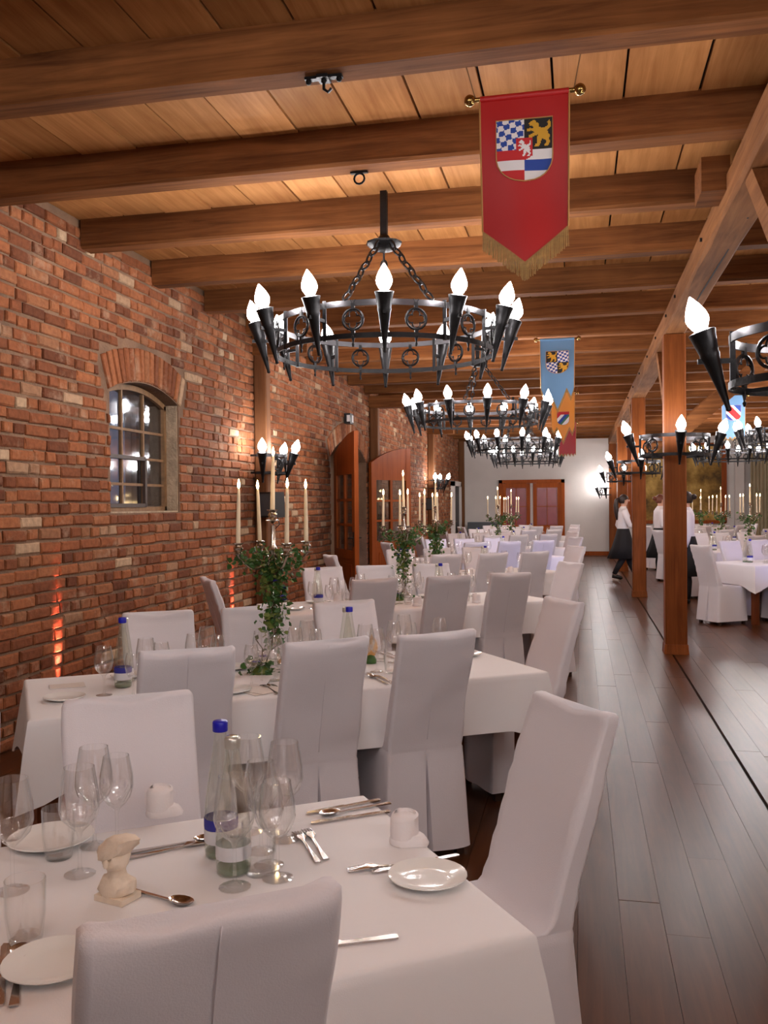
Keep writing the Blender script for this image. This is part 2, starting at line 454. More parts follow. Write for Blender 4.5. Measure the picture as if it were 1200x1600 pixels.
for k, y in enumerate(joist_y):
    q = MB(); n = 16; R_ = []
    wd = 0.165 + random.uniform(-0.01, 0.012); hh = ZC - ZJ + 0.01
    for i in range(n + 1):
        xx = XL + 0.02 + (XR - XL - 0.04) * i / n
        dy, dz = noise.noise((xx * 0.8, k * 7.1, 0)) * 0.014, noise.noise((xx * 0.7, k * 3.3, 5)) * 0.012
        ch = 0.016 + 0.01 * noise.noise((xx, k, 9))
        cx = (XL + XR) / 2
        R_.append([(xx - cx, dy - wd / 2 * 0 + yy, zz + dz * (0 if zz > 0.05 else 1)) for yy, zz in
                   ((0, hh / 2), (0, -hh / 2 + ch), (ch, -hh / 2), (wd - ch, -hh / 2), (wd, -hh / 2 + ch), (wd, hh / 2))])
    q.rings([list(reversed(r)) for r in R_])
    q.obj('joist', M['joist'], ceiling, smooth=30, loc=((XL + XR) / 2, y, ZJ + hh / 2))

# ---- left wall: mortar backing with a window and a door opening, bricks in front
WIN = dict(y0=6.39, y1=7.62, z0=1.50, zs=2.47, rise=0.12)
DOOR = dict(y0=12.74, y1=15.0, z0=0.0, zs=2.28, rise=0.30)
for o_ in (WIN, DOOR):
    c = (o_['y1'] - o_['y0']); o_['R'] = (c * c / 4 + o_['rise'] ** 2) / (2 * o_['rise'])
    o_['cy'] = (o_['y0'] + o_['y1']) / 2; o_['cz'] = o_['zs'] + o_['rise'] - o_['R']
    o_['amax'] = math.asin(c / 2 / o_['R'])
TH = 0.42
def wall_piece(mb, poly):          # poly in (y, z)
    M4 = Matrix(((0, 0, 1, 0), (1, 0, 0, 0), (0, 1, 0, 0), (0, 0, 0, 1)))
    mb.prism(poly, XL - TH, XL, M4)
mb = MB()
edges = [YB, WIN['y0'], WIN['y1'], DOOR['y0'], DOOR['y1'], YF]
wall_piece(mb, [(YB - 0.2, -0.02), (WIN['y0'], -0.02), (WIN['y0'], ZC + 0.05), (YB - 0.2, ZC + 0.05)])
wall_piece(mb, [(WIN['y0'], -0.02), (WIN['y1'], -0.02), (WIN['y1'], WIN['z0']), (WIN['y0'], WIN['z0'])])
def arch_pts(o_, n=12):
    return [(o_['cy'] + o_['R'] * sin(a), o_['cz'] + o_['R'] * cos(a)) for a in [(-1 + 2 * i / n) * o_['amax'] for i in range(n + 1)]]
for o_ in (WIN, DOOR):
    ap = arch_pts(o_)
    for (ya, za), (yb, zb) in zip(ap[:-1], ap[1:]):
        wall_piece(mb, [(ya, za), (yb, zb), (yb, ZC + 0.05), (ya, ZC + 0.05)])
wall_piece(mb, [(WIN['y1'], -0.02), (DOOR['y0'], -0.02), (DOOR['y0'], ZC + 0.05), (WIN['y1'], ZC + 0.05)])
wall_piece(mb, [(DOOR['y1'], -0.02), (YF + 0.2, -0.02), (YF + 0.2, ZC + 0.05), (DOOR['y1'], ZC + 0.05)])
wall_left = struct('wall_left', mb, M['mortar'])

def brick_mesh(L, Hh, seed):
    r = random.Random(seed); q = MB()
    j = lambda s_: r.uniform(-s_, s_)
    d0, d1, d2 = -0.012, 0.007, 0.016
    vs = []
    for d, ins in ((d0, 0.0), (d1, 0.0), (d2, 0.009)):
        for a, b in ((-1, -1), (1, -1), (1, 1), (-1, 1)):
            vs.append((d + (j(0.003) if d == d2 else 0), a * (L / 2 - ins) + j(0.005), b * (Hh / 2 - ins) + j(0.004)))
    fs = [(8, 9, 10, 11)]
    for k in (0, 4):
        for i in range(4):
            i2 = (i + 1) % 4
            fs.append((k + i, k + i2, k + 4 + i2, k + 4 + i))
    q.add(vs, fs); return q
COURSE = 0.088; BH = 0.070; LS, LH = 0.245, 0.118; JT = 0.014
def blocked(y, z, L):
    for o_ in (WIN, DOOR):
        for yy in (y - L / 2, y, y + L / 2):
            for zz in (z - BH / 2, z + BH / 2):
                if o_['y0'] - 0.005 < yy < o_['y1'] + 0.005 and o_['z0'] - 0.01 < zz < o_['zs'] + 0.02: return True
                d = hypot(yy - o_['cy'], zz - o_['cz']); a = abs(atan2(yy - o_['cy'], zz - o_['cz']))
                if zz > o_['zs'] - 0.2 and d < o_['R'] + 0.295 and a < o_['amax'] + 0.05: return True
    return False
bricks = []
nr = int(ZC / COURSE)
for r_ in range(nr):
    z = COURSE * (r_ + 0.5)
    y = 4.0 - random.uniform(0, 0.3)
    header_row = r_ % 2
    while y < YF - 0.1:
        if header_row: kind = 'H' if random.random() < 0.8 else 'S'
        else: kind = 'S' if random.random() < 0.75 else 'H'
        L = LS if kind == 'S' else LH
        L *= random.uniform(0.92, 1.06)
        yc = y + L / 2
        if blocked(yc, z, L):                       # cut bricks against the openings
            for k in (0.8, 0.6, 0.45, 0.32):
                if L * k > 0.035 and not blocked(y + L * k / 2, z, L * k):
                    L *= k; break
            else:
                y += 0.02; continue
            yc = y + L / 2
        bricks.append((yc, z + random.uniform(-0.006, 0.006), L, 'S' if L > 0.17 else 'H'))
        y += L + JT
M_S = [brick_mesh(LS, BH, i).mesh('brick', M['brick']) for i in range(8)]
M_H = [brick_mesh(LH, BH, 50 + i).mesh('brick', M['brick']) for i in range(8)]
bricks.sort(key=lambda b: (b[0] < 4.85) * 100 + (b[1] < 0.45 and b[0] < 5.6) * 50 + b[0] + 0.6 * (b[3] == 'H') + 0.25 * abs(b[1] - 2.0))
rest = MB()
voussoirs = []
for o_, nv in ((WIN, 17), (DOOR, 30)):
    for i in range(nv):
        a = (-1 + 2 * (i + 0.5) / nv) * (o_['amax'] + 0.02)
        voussoirs.append((o_, a, 2 * o_['R'] * (o_['amax'] + 0.02) / nv))
n_single = 300 - 17
for i, (y, z, L, k) in enumerate(bricks):
    if i < n_single:
        o = place('brick', random.choice(M_S if k == 'S' else M_H), wall_left, (XL + random.uniform(-0.004, 0.005), y, z))
        o.scale = (1, L / (LS if k == 'S' else LH), 1); o.rotation_euler = (random.uniform(-0.012, 0.012), 0, random.uniform(-0.02, 0.02))
    else:
        q = brick_mesh(L, BH, i); dx = random.uniform(-0.004, 0.005); rx = random.uniform(-0.012, 0.012)
        rest.add([(v[0] + XL + dx, v[1] + y - v[2] * rx, v[2] + z + v[1] * rx) for v in q.v], q.f)
for o_, a, wd in voussoirs:
    q = brick_mesh(wd - 0.012, 0.27, int(a * 1e4) + 7)
    rr = o_['R'] + 0.145
    if o_ is WIN:
        ob = q.obj('brick', M['brick'], wall_left, loc=(XL + 0.002, o_['cy'] + rr * sin(a), o_['cz'] + rr * cos(a)))
        ob.rotation_euler = (-a, 0, 0)
    else:
        ca, sa = cos(-a), sin(-a)
        rest.add([(v[0] + XL, o_['cy'] + rr * sin(a) + v[1] * ca - v[2] * sa, o_['cz'] + rr * cos(a) + v[1] * sa + v[2] * ca) for v in q.v], q.f)
rest.obj('bricks', M['brick'], wall_left, kind='stuff')
# rough lime-washed reveal lining of the window
q = MB()
q.box((XL - 0.20, WIN['y1'] - 0.006, (WIN['z0'] + WIN['zs']) / 2), (0.38, 0.012, WIN['zs'] - WIN['z0']))
q.box((XL - 0.20, WIN['y0'] + 0.006, (WIN['z0'] + WIN['zs']) / 2), (0.38, 0.012, WIN['zs'] - WIN['z0']))
q.box((XL - 0.20, WIN['cy'], WIN['z0'] + 0.006), (0.38, WIN['y1'] - WIN['y0'], 0.012))
q.obj('window_reveal', M['reveal'], wall_left)

# ---- other walls
mb = MB(); mb.box(((XL + XR) / 2, YF + 0.1, ZC / 2), (XR - XL + 0.4, 0.2, ZC + 0.1)); wall_far = struct('wall_far', mb, M['plaster'])
mb = MB(); mb.box((XR + 0.1, (YB + YF) / 2, ZC / 2), (0.2, YF - YB, ZC + 0.1)); struct('wall_right', mb, M['plaster2'])
mb = MB(); mb.box(((XL + XR) / 2, YB - 0.1, ZC / 2), (XR - XL + 0.4, 0.2, ZC + 0.1)); struct('wall_back', mb, M['plaster2'])
mb = MB(); mb.box((-0.55 + 1.1, YF - 0.012, 0.06), (2 * 0.78, 0.02, 0.12)); struct('baseboard_far', mb, M['doorwood'])

# ---- window_1 in the brick wall: arched iron window, three columns of panes
FX = XL - 0.14
win = bpy.data.objects.new('window_1', None); COL.objects.link(win); win['kind'] = 'structure'
win['label'] = 'arched window of small dark panes in the brick wall'
ya, yb = WIN['y0'] + 0.012, WIN['y1'] - 0.012
def wtop(y):
    return WIN['cz'] + sqrt(max(0, WIN['R'] ** 2 - (y - WIN['cy']) ** 2)) - 0.012
q = MB(); N = 14
q.box((FX, ya + 0.02, (WIN['z0'] + wtop(ya)) / 2), (0.05, 0.04, wtop(ya) - WIN['z0']))
q.box((FX, yb - 0.02, (WIN['z0'] + wtop(yb)) / 2), (0.05, 0.04, wtop(yb) - WIN['z0']))
q.box((FX, WIN['cy'], WIN['z0'] + 0.03), (0.05, yb - ya, 0.04))
for i in range(N):
    y_a, y_b = ya + (yb - ya) * i / N, ya + (yb - ya) * (i + 1) / N
    q.beam((FX, y_a, wtop(y_a) - 0.02), (FX, y_b, wtop(y_b) - 0.02), 0.05, 0.045)
q.obj('window_frame', M['winframe'], win)
cols = [ya + 0.04 + (yb - ya - 0.08) * t for t in (0, 1 / 3, 2 / 3, 1)]
zr = [WIN['z0'] + 0.05, 1.74, 1.965, 2.20]
for c_ in cols[1:3]:
    q = MB(); q.box((FX, c_, (WIN['z0'] + wtop(c_)) / 2), (0.028, 0.024, wtop(c_) - WIN['z0'] - 0.02)); q.obj('glazing_bar', M['winframe'], win)
for z_ in zr[1:]:
    q = MB(); q.box((FX, WIN['cy'], z_), (0.026, yb - ya - 0.08, 0.022)); q.obj('glazing_bar', M['winframe'], win)
q = MB()                                     # opening casement, lower two columns, darker frame
ca, cb = cols[0] + 0.05, cols[2]
for y_ in (ca, cb): q.box((FX + 0.02, y_, (zr[0] + zr[2]) / 2), (0.03, 0.035, zr[2] - zr[0]))
for z_ in (zr[0] + 0.012, zr[2]): q.box((FX + 0.02, (ca + cb) / 2, z_), (0.03, cb - ca, 0.032))
q.obj('casement_frame', M['lead'], win)
for ci in range(3):
    for ri in range(4):
        y0, y1 = cols[ci] + 0.01, cols[ci + 1] - 0.01
        z0 = zr[ri] + 0.01
        q = MB(); tl = random.uniform(-0.004, 0.004)
        if ri < 3: q.box((FX - 0.006, (y0 + y1) / 2, (z0 + zr[ri + 1] - 0.01) / 2), (0.004, y1 - y0, zr[ri + 1] - 0.01 - z0), rz=tl)
        else:
            M4 = Matrix(((0, 0, 1, 0), (1, 0, 0, 0), (0, 1, 0, 0), (0, 0, 0, 1)))
            pts = [(y0, z0), (y1, z0)] + [(y1 + (y0 - y1) * i / 5, wtop(y1 + (y0 - y1) * i / 5) - 0.03) for i in range(6)]
            q.prism(pts, FX - 0.008, FX - 0.004, M4)
        q.obj('pane', M['pane'], win)

# ---- door_1: arched double door of the side passage, both leaves swung into the hall
def door_leaf(name, hinge, free_dir, label, handle):
    """local: x from hinge (0) to meeting edge (W), z up; arch rises to the meeting edge"""
    Wd = 1.1
    root = bpy.data.objects.new(name, None); COL.objects.link(root)
    root.location = hinge; root.rotation_euler = (0, 0, atan2(free_dir[1], free_dir[0])); root['kind'] = 'structure'; root['label'] = label
    def top(x_):
        d = Wd - x_
        return DOOR['cz'] + sqrt(DOOR['R'] ** 2 - d * d) - 0.02
    M4 = Matrix(((1, 0, 0, 0), (0, 0, -1, 0), (0, 1, 0, 0), (0, 0, 0, 1)))
    st = 0.13; zt = 1.98
    q = MB()
    q.prism([(0, 0.01), (st, 0.01), (st, top(st)), (0, top(0))], -0.03, 0.03, M4)
    q.prism([(Wd - st, 0.01), (Wd, 0.01), (Wd, top(Wd)), (Wd - st, top(Wd - st))], -0.03, 0.03, M4)
    q.obj('stile', M['doorwood'], root)
    xs = [st + (Wd - 2 * st) * i / 6 for i in range(7)]
    q = MB(); q.prism([(st, zt), (Wd - st, zt)] + [(x_, top(x_)) for x_ in reversed(xs)], -0.026, 0.026, M4); q.obj('top_panel', M['doorwood'], root)
    q = MB(); q.prism([(st, 0.01), (Wd - st, 0.01), (Wd - st, 0.22), (st, 0.22)], -0.03, 0.03, M4)
    q.prism([(st, 0.80), (Wd - st, 0.80), (Wd - st, 0.92), (st, 0.92)], -0.03, 0.03, M4); q.obj('rail', M['doorwood'], root)
    q = MB(); q.prism([(st, 0.22), (Wd - st, 0.22), (Wd - st, 0.80), (st, 0.80)], -0.012, 0.012, M4)
    q.prism([(st + 0.08, 0.30), (Wd - st - 0.08, 0.30), (Wd - st - 0.08, 0.72), (st + 0.08, 0.72)], -0.02, 0.02, M4); q.obj('bottom_panel', M['doorwood'], root)
    q = MB(); q.prism([(Wd / 2 - 0.03, 0.92), (Wd / 2 + 0.03, 0.92), (Wd / 2 + 0.03, zt), (Wd / 2 - 0.03, zt)], -0.025, 0.025, M4)
    for z_ in (1.27, 1.62):
        q.prism([(st, z_ - 0.018), (Wd - st, z_ - 0.018), (Wd - st, z_ + 0.018), (st, z_ + 0.018)], -0.02, 0.02, M4)
    q.obj('glazing_bar', M['doorwood'], root)
    zz = [0.92, 1.252, 1.288, 1.602, 1.638, zt]
    for a, b in ((st, Wd / 2 - 0.03), (Wd / 2 + 0.03, Wd - st)):
        for i in (0, 2, 4):
            q = MB(); q.prism([(a, zz[i]), (b, zz[i]), (b, zz[i + 1]), (a, zz[i + 1])], -0.004, 0.004, M4); q.obj('pane', M['pane'], root)
    q = MB()
    for sgn in (-1, 1):
        q.box((Wd - 0.06, sgn * 0.035, 1.08), (0.04, 0.01, 0.20)); q.tube([(Wd - 0.06, sgn * 0.03, 1.10), (Wd - 0.06, sgn * 0.075, 1.10), (Wd - 0.17, sgn * 0.08, 1.095)], 0.009, 6)
    if handle: q.obj('door_handle', M['iron'], root, smooth=40)
    return root
door_leaf('door_1', (XL + 0.07, 12.78, 0), (0.57, -0.98), 'arched wooden door leaf swung back towards the camera', True)
door_leaf('door_2', (XL + 0.07, 15.02, 0), (0.46, 0.90), 'arched glazed wooden door leaf standing open beyond the doorway', True)
# dark passage behind the doorway
q = MB()
q.box((XL - 1.9, (DOOR['y0'] + DOOR['y1']) / 2, -0.03), (3.0, 3.0, 0.04)); q.box((XL - 3.0, 13.87, 1.5), (0.1, 3.2, 3.0))
q.box((XL - 1.7, 12.35, 1.5), (2.6, 0.1, 3.0)); q.box((XL - 1.7, 15.4, 1.5), (2.6, 0.1, 3.0)); q.box((XL - 1.7, 13.87, 3.0), (2.6, 3.2, 0.1))
q.obj('trim_1', M['plaster2'], None, kind='structure')

# ---- door_3: timber double door with pinkish panes in the white end wall
d3 = bpy.data.objects.new('door_3', None); COL.objects.link(d3); d3['kind'] = 'structure'; d3['label'] = 'timber double door with pink panes in the white end wall'
X0, X1, Y3 = -2.36, -0.42, YF
q = MB()
for x_ in (X0 + 0.05, X1 - 0.05): q.box((x_, Y3 - 0.05, 1.13), (0.10, 0.12, 2.26))
q.box(((X0 + X1) / 2, Y3 - 0.05, 2.21), (X1 - X0, 0.12, 0.10)); q.obj('door_frame', M['fardoor'], d3)
for a, b in ((X0 + 0.10, (X0 + X1) / 2 - 0.045), ((X0 + X1) / 2 + 0.045, X1 - 0.10)):
    q = MB(); s_ = 0.11
    q.box((a + s_ / 2, Y3 - 0.04, 1.08), (s_, 0.05, 2.15)); q.box((b - s_ / 2, Y3 - 0.04, 1.08), (s_, 0.05, 2.15))
    q.box(((a + b) / 2, Y3 - 0.04, 2.09), (b - a - 2 * s_, 0.05, 0.14)); q.box(((a + b) / 2, Y3 - 0.04, 0.45), (b - a - 2 * s_, 0.05, 0.9))
    for t in (0.5,): q.box(((a + b) / 2, Y3 - 0.055, 1.46), (0.02, 0.02, 1.12))
    q.box(((a + b) / 2, Y3 - 0.055, 1.46), (b - a - 2 * s_, 0.02, 0.02))
    q.obj('door_leaf', M['fardoor'], d3)
    for i in range(2):
        for j in range(2):
            w_ = (b - a - 2 * s_) / 2
            q = MB(); q.box((a + s_ + w_ * (i + 0.5), Y3 - 0.04, 0.90 + 0.56 * (j + 0.5)), (w_ - 0.01, 0.012, 0.55)); q.obj('pane', M['pinkpane'], d3)
q = MB(); q.box(((X0 + X1) / 2, Y3 - 0.02, 1.1), (0.08, 0.03, 2.1)); q.obj('door_gap', M['plaster'], d3)
# ---- door_4: pale framed doorway at the far end of the brick wall
d4 = bpy.data.objects.new('door_4', None); COL.objects.link(d4); d4['kind'] = 'structure'; d4['label'] = 'white framed doorway at the far end of the brick wall'
q = MB()
for y_ in (25.35, 26.75): q.box((XL + 0.06, y_, 1.1), (0.14, 0.14, 2.2))
q.box((XL + 0.06, 26.05, 2.14), (0.14, 1.54, 0.14)); q.obj('door_frame', M['plaster'], d4)
q = MB(); q.box((XL + 0.045, 26.05, 1.04), (0.05, 1.26, 2.06)); q.obj('door_leaf', M['black'], d4)  # black sheet standing in for the dark opening inside the frame
q = MB(); q.tube([(XL + 0.07, 25.55, 1.05), (XL + 0.12, 25.55, 1.05), (XL + 0.12, 25.68, 1.05)], 0.012, 6); q.obj('door_handle', M['steel'], d4)

# ================================================================ TIMBER POSTS
PX = 0.96; POST_Y = [-1.8, 3.92, 9.64, 15.32, 21.0, 26.95]
def wobble_post(w0, z0, z1, seed, n=10):
    q = MB(); R_ = []
    for i in range(n + 1):
        z = z0 + (z1 - z0) * i / n
        dx, dy = 0.006 * noise.noise((z * 1.3, seed, 0)), 0.006 * noise.noise((z * 1.3, seed, 4))
        h = w0 / 2; c = 0.014
        R_.append([(dx + a, dy + b, z) for a, b in ((-h + c, -h), (h - c, -h), (h, -h + c), (h, h - c), (h - c, h), (-h + c, h), (-h, h - c), (-h, -h + c))])
    q.rings(R_); return q
ORD = ['', 'nearest', 'first full', 'second', 'third', 'last']
PLAB = ['timber post behind the camera carrying the girder', 'timber post just outside the right edge with a raised brace', 'tall square timber post nearest the aisle with a plinth',
        'timber post behind the first one, beside the walking waitress', 'slender far timber post between end wall and waitress', 'timber post set against the white end wall']
for i, y in enumerate(POST_Y):
    root = thing('timber_post', PLAB[i], 'post', (PX, y, 0))
    wobble_post(0.215, 0.0, 3.26, i * 11.0).obj('shaft', M['post'], root, smooth=30)
    q = MB(); q.box((0, 0, 0.05), (0.245, 0.245, 0.10), top=(0.93, 0.93)); q.obj('plinth', M['post'], root)
    for sg in (1,):
        if (i == len(POST_Y) - 1 and sg == 1): continue
        q = MB(); q.beam((-0.03, sg * 0.09, 2.42), (-0.03, sg * 1.15, 3.30), 0.10, 0.13); q.obj('brace', M['girder'], root)
    q = MB(); q.beam((0.09, 0, 2.30), (1.45, 0, 3.47), 0.11, 0.15); q.obj('brace', M['joist'], root)
gr = thing('timber_girder', 'long pale timber girder running above the row of posts', 'beam', (PX, 0, 0))
q = MB(); R_ = []; n = 60
for i in range(n + 1):
    y = YB + 0.05 + (YF - YB - 0.1) * i / n
    dx, dz = 0.012 * noise.noise((y * 0.9, 1, 0)), 0.008 * noise.noise((y * 0.9, 7, 0)); h = 0.11; c = 0.018 + 0.012 * noise.noise((y * 1.5, 3, 3))
    R_.append([(dx + a, y, (dz if b < 3.4 else 0) + b) for a, b in ((-h, 3.45), (-h, 3.262 + c), (-h + c, 3.262), (h - c, 3.262), (h, 3.262 + c), (h, 3.45))])
q.rings(R_); q.obj('shaft', M['girder'], gr, smooth=30)
q = MB(); q.beam((0.045, 5.75, 3.2615), (0.02, 8.9, 3.2615), 0.010, 0.004); q.obj('drying_crack', M['gap'], gr)
for y in (5.55, 6.6, 8.35, 9.2, 10.4, 11.7, 13.2, 14.7, 16.2):
    q = MB(); q.lathe([(0.014, 0), (0.014, 0.02)], 8, M4=Matrix.Translation((-0.105, y, 3.38)) @ Matrix.Rotation(-pi / 2, 4, 'Y')); q.obj('peg', M['gap'], gr)
q = MB(); q.box((-0.17, 5.68, 3.465), (0.16, 0.30, 0.20)); q.obj('joist_block', M['joist'], gr)
# wall posts with short corbels
WPY = [9.60, 15.30, 21.4]
WLAB = ['timber wall post behind the first three-torch sconce', 'timber wall post just beyond the open doorway', 'timber wall post behind the farther wall sconce']
for y, lb in zip(WPY, WLAB):
    root = thing('wall_post', lb, 'post', (XL + 0.095, y, 0))
    wobble_post(0.15, 0.0, 3.24, y).obj('shaft', M['wallpost'], root, smooth=30)
    q = MB(); q.box((0.24, 0, 3.34), (0.64, 0.2, 0.21)); q.obj('corbel', M['joist'], root)
# timber post in the far left corner
root = thing('wall_post', 'timber corner post where brick meets the white end wall', 'post', (XL + 0.1, YF - 0.1, 0))
wobble_post(0.16, 0, 3.45, 90).obj('shaft', M['wallpost'], root, smooth=30)

# ================================================================ END WALL: hanging, beam, columns, curtain
h_ = thing('landscape_hanging', 'large faded brown landscape hanging on the end wall behind posts', 'tapestry', (2.76, YF - 0.03, 1.0))
q = MB(); q.box((0, 0, 1.10), (2.56, 0.02, 2.2)); q.obj('canvas', M['mural'], h_)
q = MB()
for x_ in (-1.30, 1.30): q.box((x_, -0.02, 1.10), (0.14, 0.06, 2.3))
q.box((0, -0.02, -0.02), (2.7, 0.06, 0.10)); q.box((0, -0.02, 2.22), (2.7, 0.06, 0.06)); q.obj('frame', M['doorwood'], h_)
c_ = thing('column', 'white square column at right of the landscape hanging', 'column', (4.45, YF - 0.14, 0))
q = MB(); q.box((0, 0, 1.55), (0.24, 0.24, 3.1)); q.obj('shaft', M['plaster'], c_)
q = MB(); q.box((0, 0, 3.19), (0.34, 0.27, 0.18)); q.box((0, 0, 0.06), (0.32, 0.27, 0.12)); q.obj('capital', M['plaster'], c_)
q = MB(); R0, R1 = [], []
N = 60
for i in range(N + 1):
    t = i / N; R0.append((4.75 + 0.7 * t, YF - 0.16 - 0.05 * sin(t * 46), 0.05)); R1.append((4.75 + 0.7 * t, YF - 0.16 - 0.035 * sin(t * 46 + 0.3), 3.2))
q.add(R0 + R1, [(i, i + 1, N + 2 + i, N + 1 + i) for i in range(N)])
cu = thing('curtain', 'beige pleated curtain hanging at the far right end', 'curtain', (0, 0, 0)); q.obj('drape', M['curtain'], cu, smooth=180)
q = MB(); q.tube([(4.7, YF - 0.16, 3.23), (5.48, YF - 0.16, 3.23)], 0.02, 8); q.obj('rod', M['doorwood'], cu, smooth=60)
# ================================================================ CHANDELIERS, POST RINGS, SCONCES
def flame_mesh(s=1.0):
    prof = [(0.016, 0.0), (0.034, 0.012), (0.052, 0.045), (0.056, 0.068), (0.050, 0.095), (0.034, 0.130), (0.016, 0.160), (0.003, 0.180)]
    q = MB(); q.lathe([(r * s, z * s) for r, z in prof], 12); return q.mesh('bulb', M['bulb'], 180)
ME_BULB = flame_mesh(0.84)
def torch_mesh():
    q = MB()
    q.lathe([(0.006, -0.345), (0.012, -0.34), (0.010, -0.325), (0.022, -0.22), (0.036, -0.12), (0.042, -0.10), (0.040, -0.09), (0.052, -0.02), (0.057, 0.0), (0.050, 0.004), (0.028, 0.006)], 12)
    return q.mesh('torch', M['iron'], 50)
ME_TORCH = torch_mesh()
def medallion_mesh(R=0.062):
    q = MB(); n = 18
    q.tube([(R * cos(2 * pi * i / n), 0, R * sin(2 * pi * i / n)) for i in range(n)], 0.008, 6, closed=True)
    for k in range(4):                                   # quatrefoil tracery
        a = pi / 2 * k; cx, cz = 0.030 * cos(a), 0.030 * sin(a)
        q.tube([(cx + 0.024 * cos(a - 2.0 + 4.0 * i / 8), 0, cz + 0.024 * sin(a - 2.0 + 4.0 * i / 8)) for i in range(9)], 0.0045, 5)
    q.box((0, 0, R + 0.018), (0.022, 0.014, 0.035)); q.box((0, 0, -R - 0.018), (0.022, 0.014, 0.035))
    q.tube([(-0.016, 0, R + 0.055), (0, 0, R + 0.03), (0.016, 0, R + 0.055)], 0.005, 5)
    q.lathe([(0.004, -R - 0.10), (0.009, -R - 0.085), (0.004, -R - 0.075), (0.012, -R - 0.04), (0.008, -R - 0.03)], 8)
    return q.mesh('medallion', M['iron'], 50)
ME_MED = medallion_mesh()
def chain_path(a, b, nl):
    """oval links alternating by 90 degrees between a and b"""
    q = MB(); a, b = Vector(a), Vector(b); d = (b - a); L = d.length / nl; d.normalize()
    s1 = d.cross(Vector((0, 0, 1))).normalized(); s2 = d.cross(s1)
    for i in range(nl):
        c = a + d * (L * (i + 0.5)); s_ = s1 if i % 2 else s2
        q.tube([c + d * (cos(t) * L * 0.62) + s_ * (sin(t) * 0.022) for t in [2 * pi * k / 10 for k in range(10)]], 0.007, 5, closed=True)
    return q
def add_torch(root, r_rim, z_rim, az, tilt, arm_from, with_label=None):
    R4 = Matrix.Rotation(az, 4, 'Z') @ Matrix.Translation((r_rim, 0, z_rim)) @ Matrix.Rotation(tilt, 4, 'Y')
    t = place('torch', ME_TORCH, root); t.matrix_local = R4
    b = place('bulb', ME_BULB, t, (0, 0, 0.004))
    c = cos(az), sin(az)
    zz = z_rim - 0.12; rr = r_rim - 0.12 * sin(tilt)
    q = MB(); q.beam((arm_from * c[0], arm_from * c[1], zz), ((rr + 0.055) * c[0], (rr + 0.055) * c[1], zz), 0.016, 0.02)
    q.obj('arm', M['iron'], t).matrix_local = R4.inverted()
    return t
def build_chandelier(label, loc, rod_top):
    root = thing('chandelier', label, 'chandelier', loc, 0, 'torch chandeliers under the joists')
    R = 0.715
    q = MB(); q.band(R, -0.045, -0.010, 0.010, 72); q.obj('upper_band', M['ironband'], root, smooth=40)
    q = MB(); q.band(R, -0.235, -0.205, 0.012, 72); q.obj('lower_band', M['iron'], root, smooth=40)
    for k in range(12):
        az = RAD(-78 + 30 * k)
        add_torch(root, 0.86, 0.0, az, RAD(14), R + 0.005)
        a2 = az + RAD(15)
        md = place('medallion', ME_MED, root); md.matrix_local = Matrix.Rotation(a2, 4, 'Z') @ Matrix.Translation((R + 0.006, 0, -0.125)) @ Matrix.Rotation(pi / 2, 4, 'Z')
        q = MB(); q.beam(((R + 0.004) * cos(az), (R + 0.004) * sin(az), -0.24), ((R + 0.004) * cos(az), (R + 0.004) * sin(az), 0.0), 0.022, 0.014); q.obj('strut', M['iron'], root)
    q = MB(); q.lathe([(0.03, 0.468), (0.075, 0.482), (0.118, 0.515), (0.122, 0.528), (0.05, 0.548), (0.03, 0.575)], 10); q.obj('hub', M['iron'], root, smooth=30)
    q = MB(); q.box((0, 0, (0.56 + rod_top) / 2), (0.045, 0.04, rod_top - 0.56)); q.obj('rod', M['iron'], root)
    for az in (-97, -55, 103):
        a = RAD(az)
        ch = chain_path((0.10 * cos(a), 0.10 * sin(a), 0.505), (R * cos(a), R * sin(a), 0.0), 9 if az > 0 else 8); ch.obj('chain', M['iron'], root, smooth=60)
    return root
def place_chandeliers():
    top = ZC - 0.02 - 2.77
    spec = [(-1.26, 5.86, 2.77, 'large round iron chandelier with twelve flame bulbs, nearest the camera'),
            (-1.20, 10.95, 2.75, 'second iron torch chandelier, behind the nearest large one'),
            (-1.20, 17.0, 2.76, 'third iron torch chandelier, third of the left row'),
            (-1.20, 21.6, 2.74, 'farthest iron torch chandelier, lowest in the picture on the left'),
            (3.30, 9.2, 2.68, 'iron torch chandelier over the right side, out of the frame'),
            (3.30, 15.0, 2.68, 'iron torch chandelier cut by the right edge of the picture'),
            (3.30, 20.8, 2.68, 'far right iron torch chandelier beside the light blue banner'),
            (-1.10, 0.05, 2.77, 'iron torch chandelier overhead, above the front table, out of frame'),
            (2.9, -0.7, 2.68, 'added unseen iron torch chandelier behind the camera on the right side')  # added out of view to brighten the near chair and front table
            ]
    first = None
    for x, y, z, lb in spec:
        if first is None: first = build_chandelier(lb, (x, y, z), top)
        else: copy_tree(first, lb, (x, y, z), random.uniform(-0.05, 0.05))
place_chandeliers()

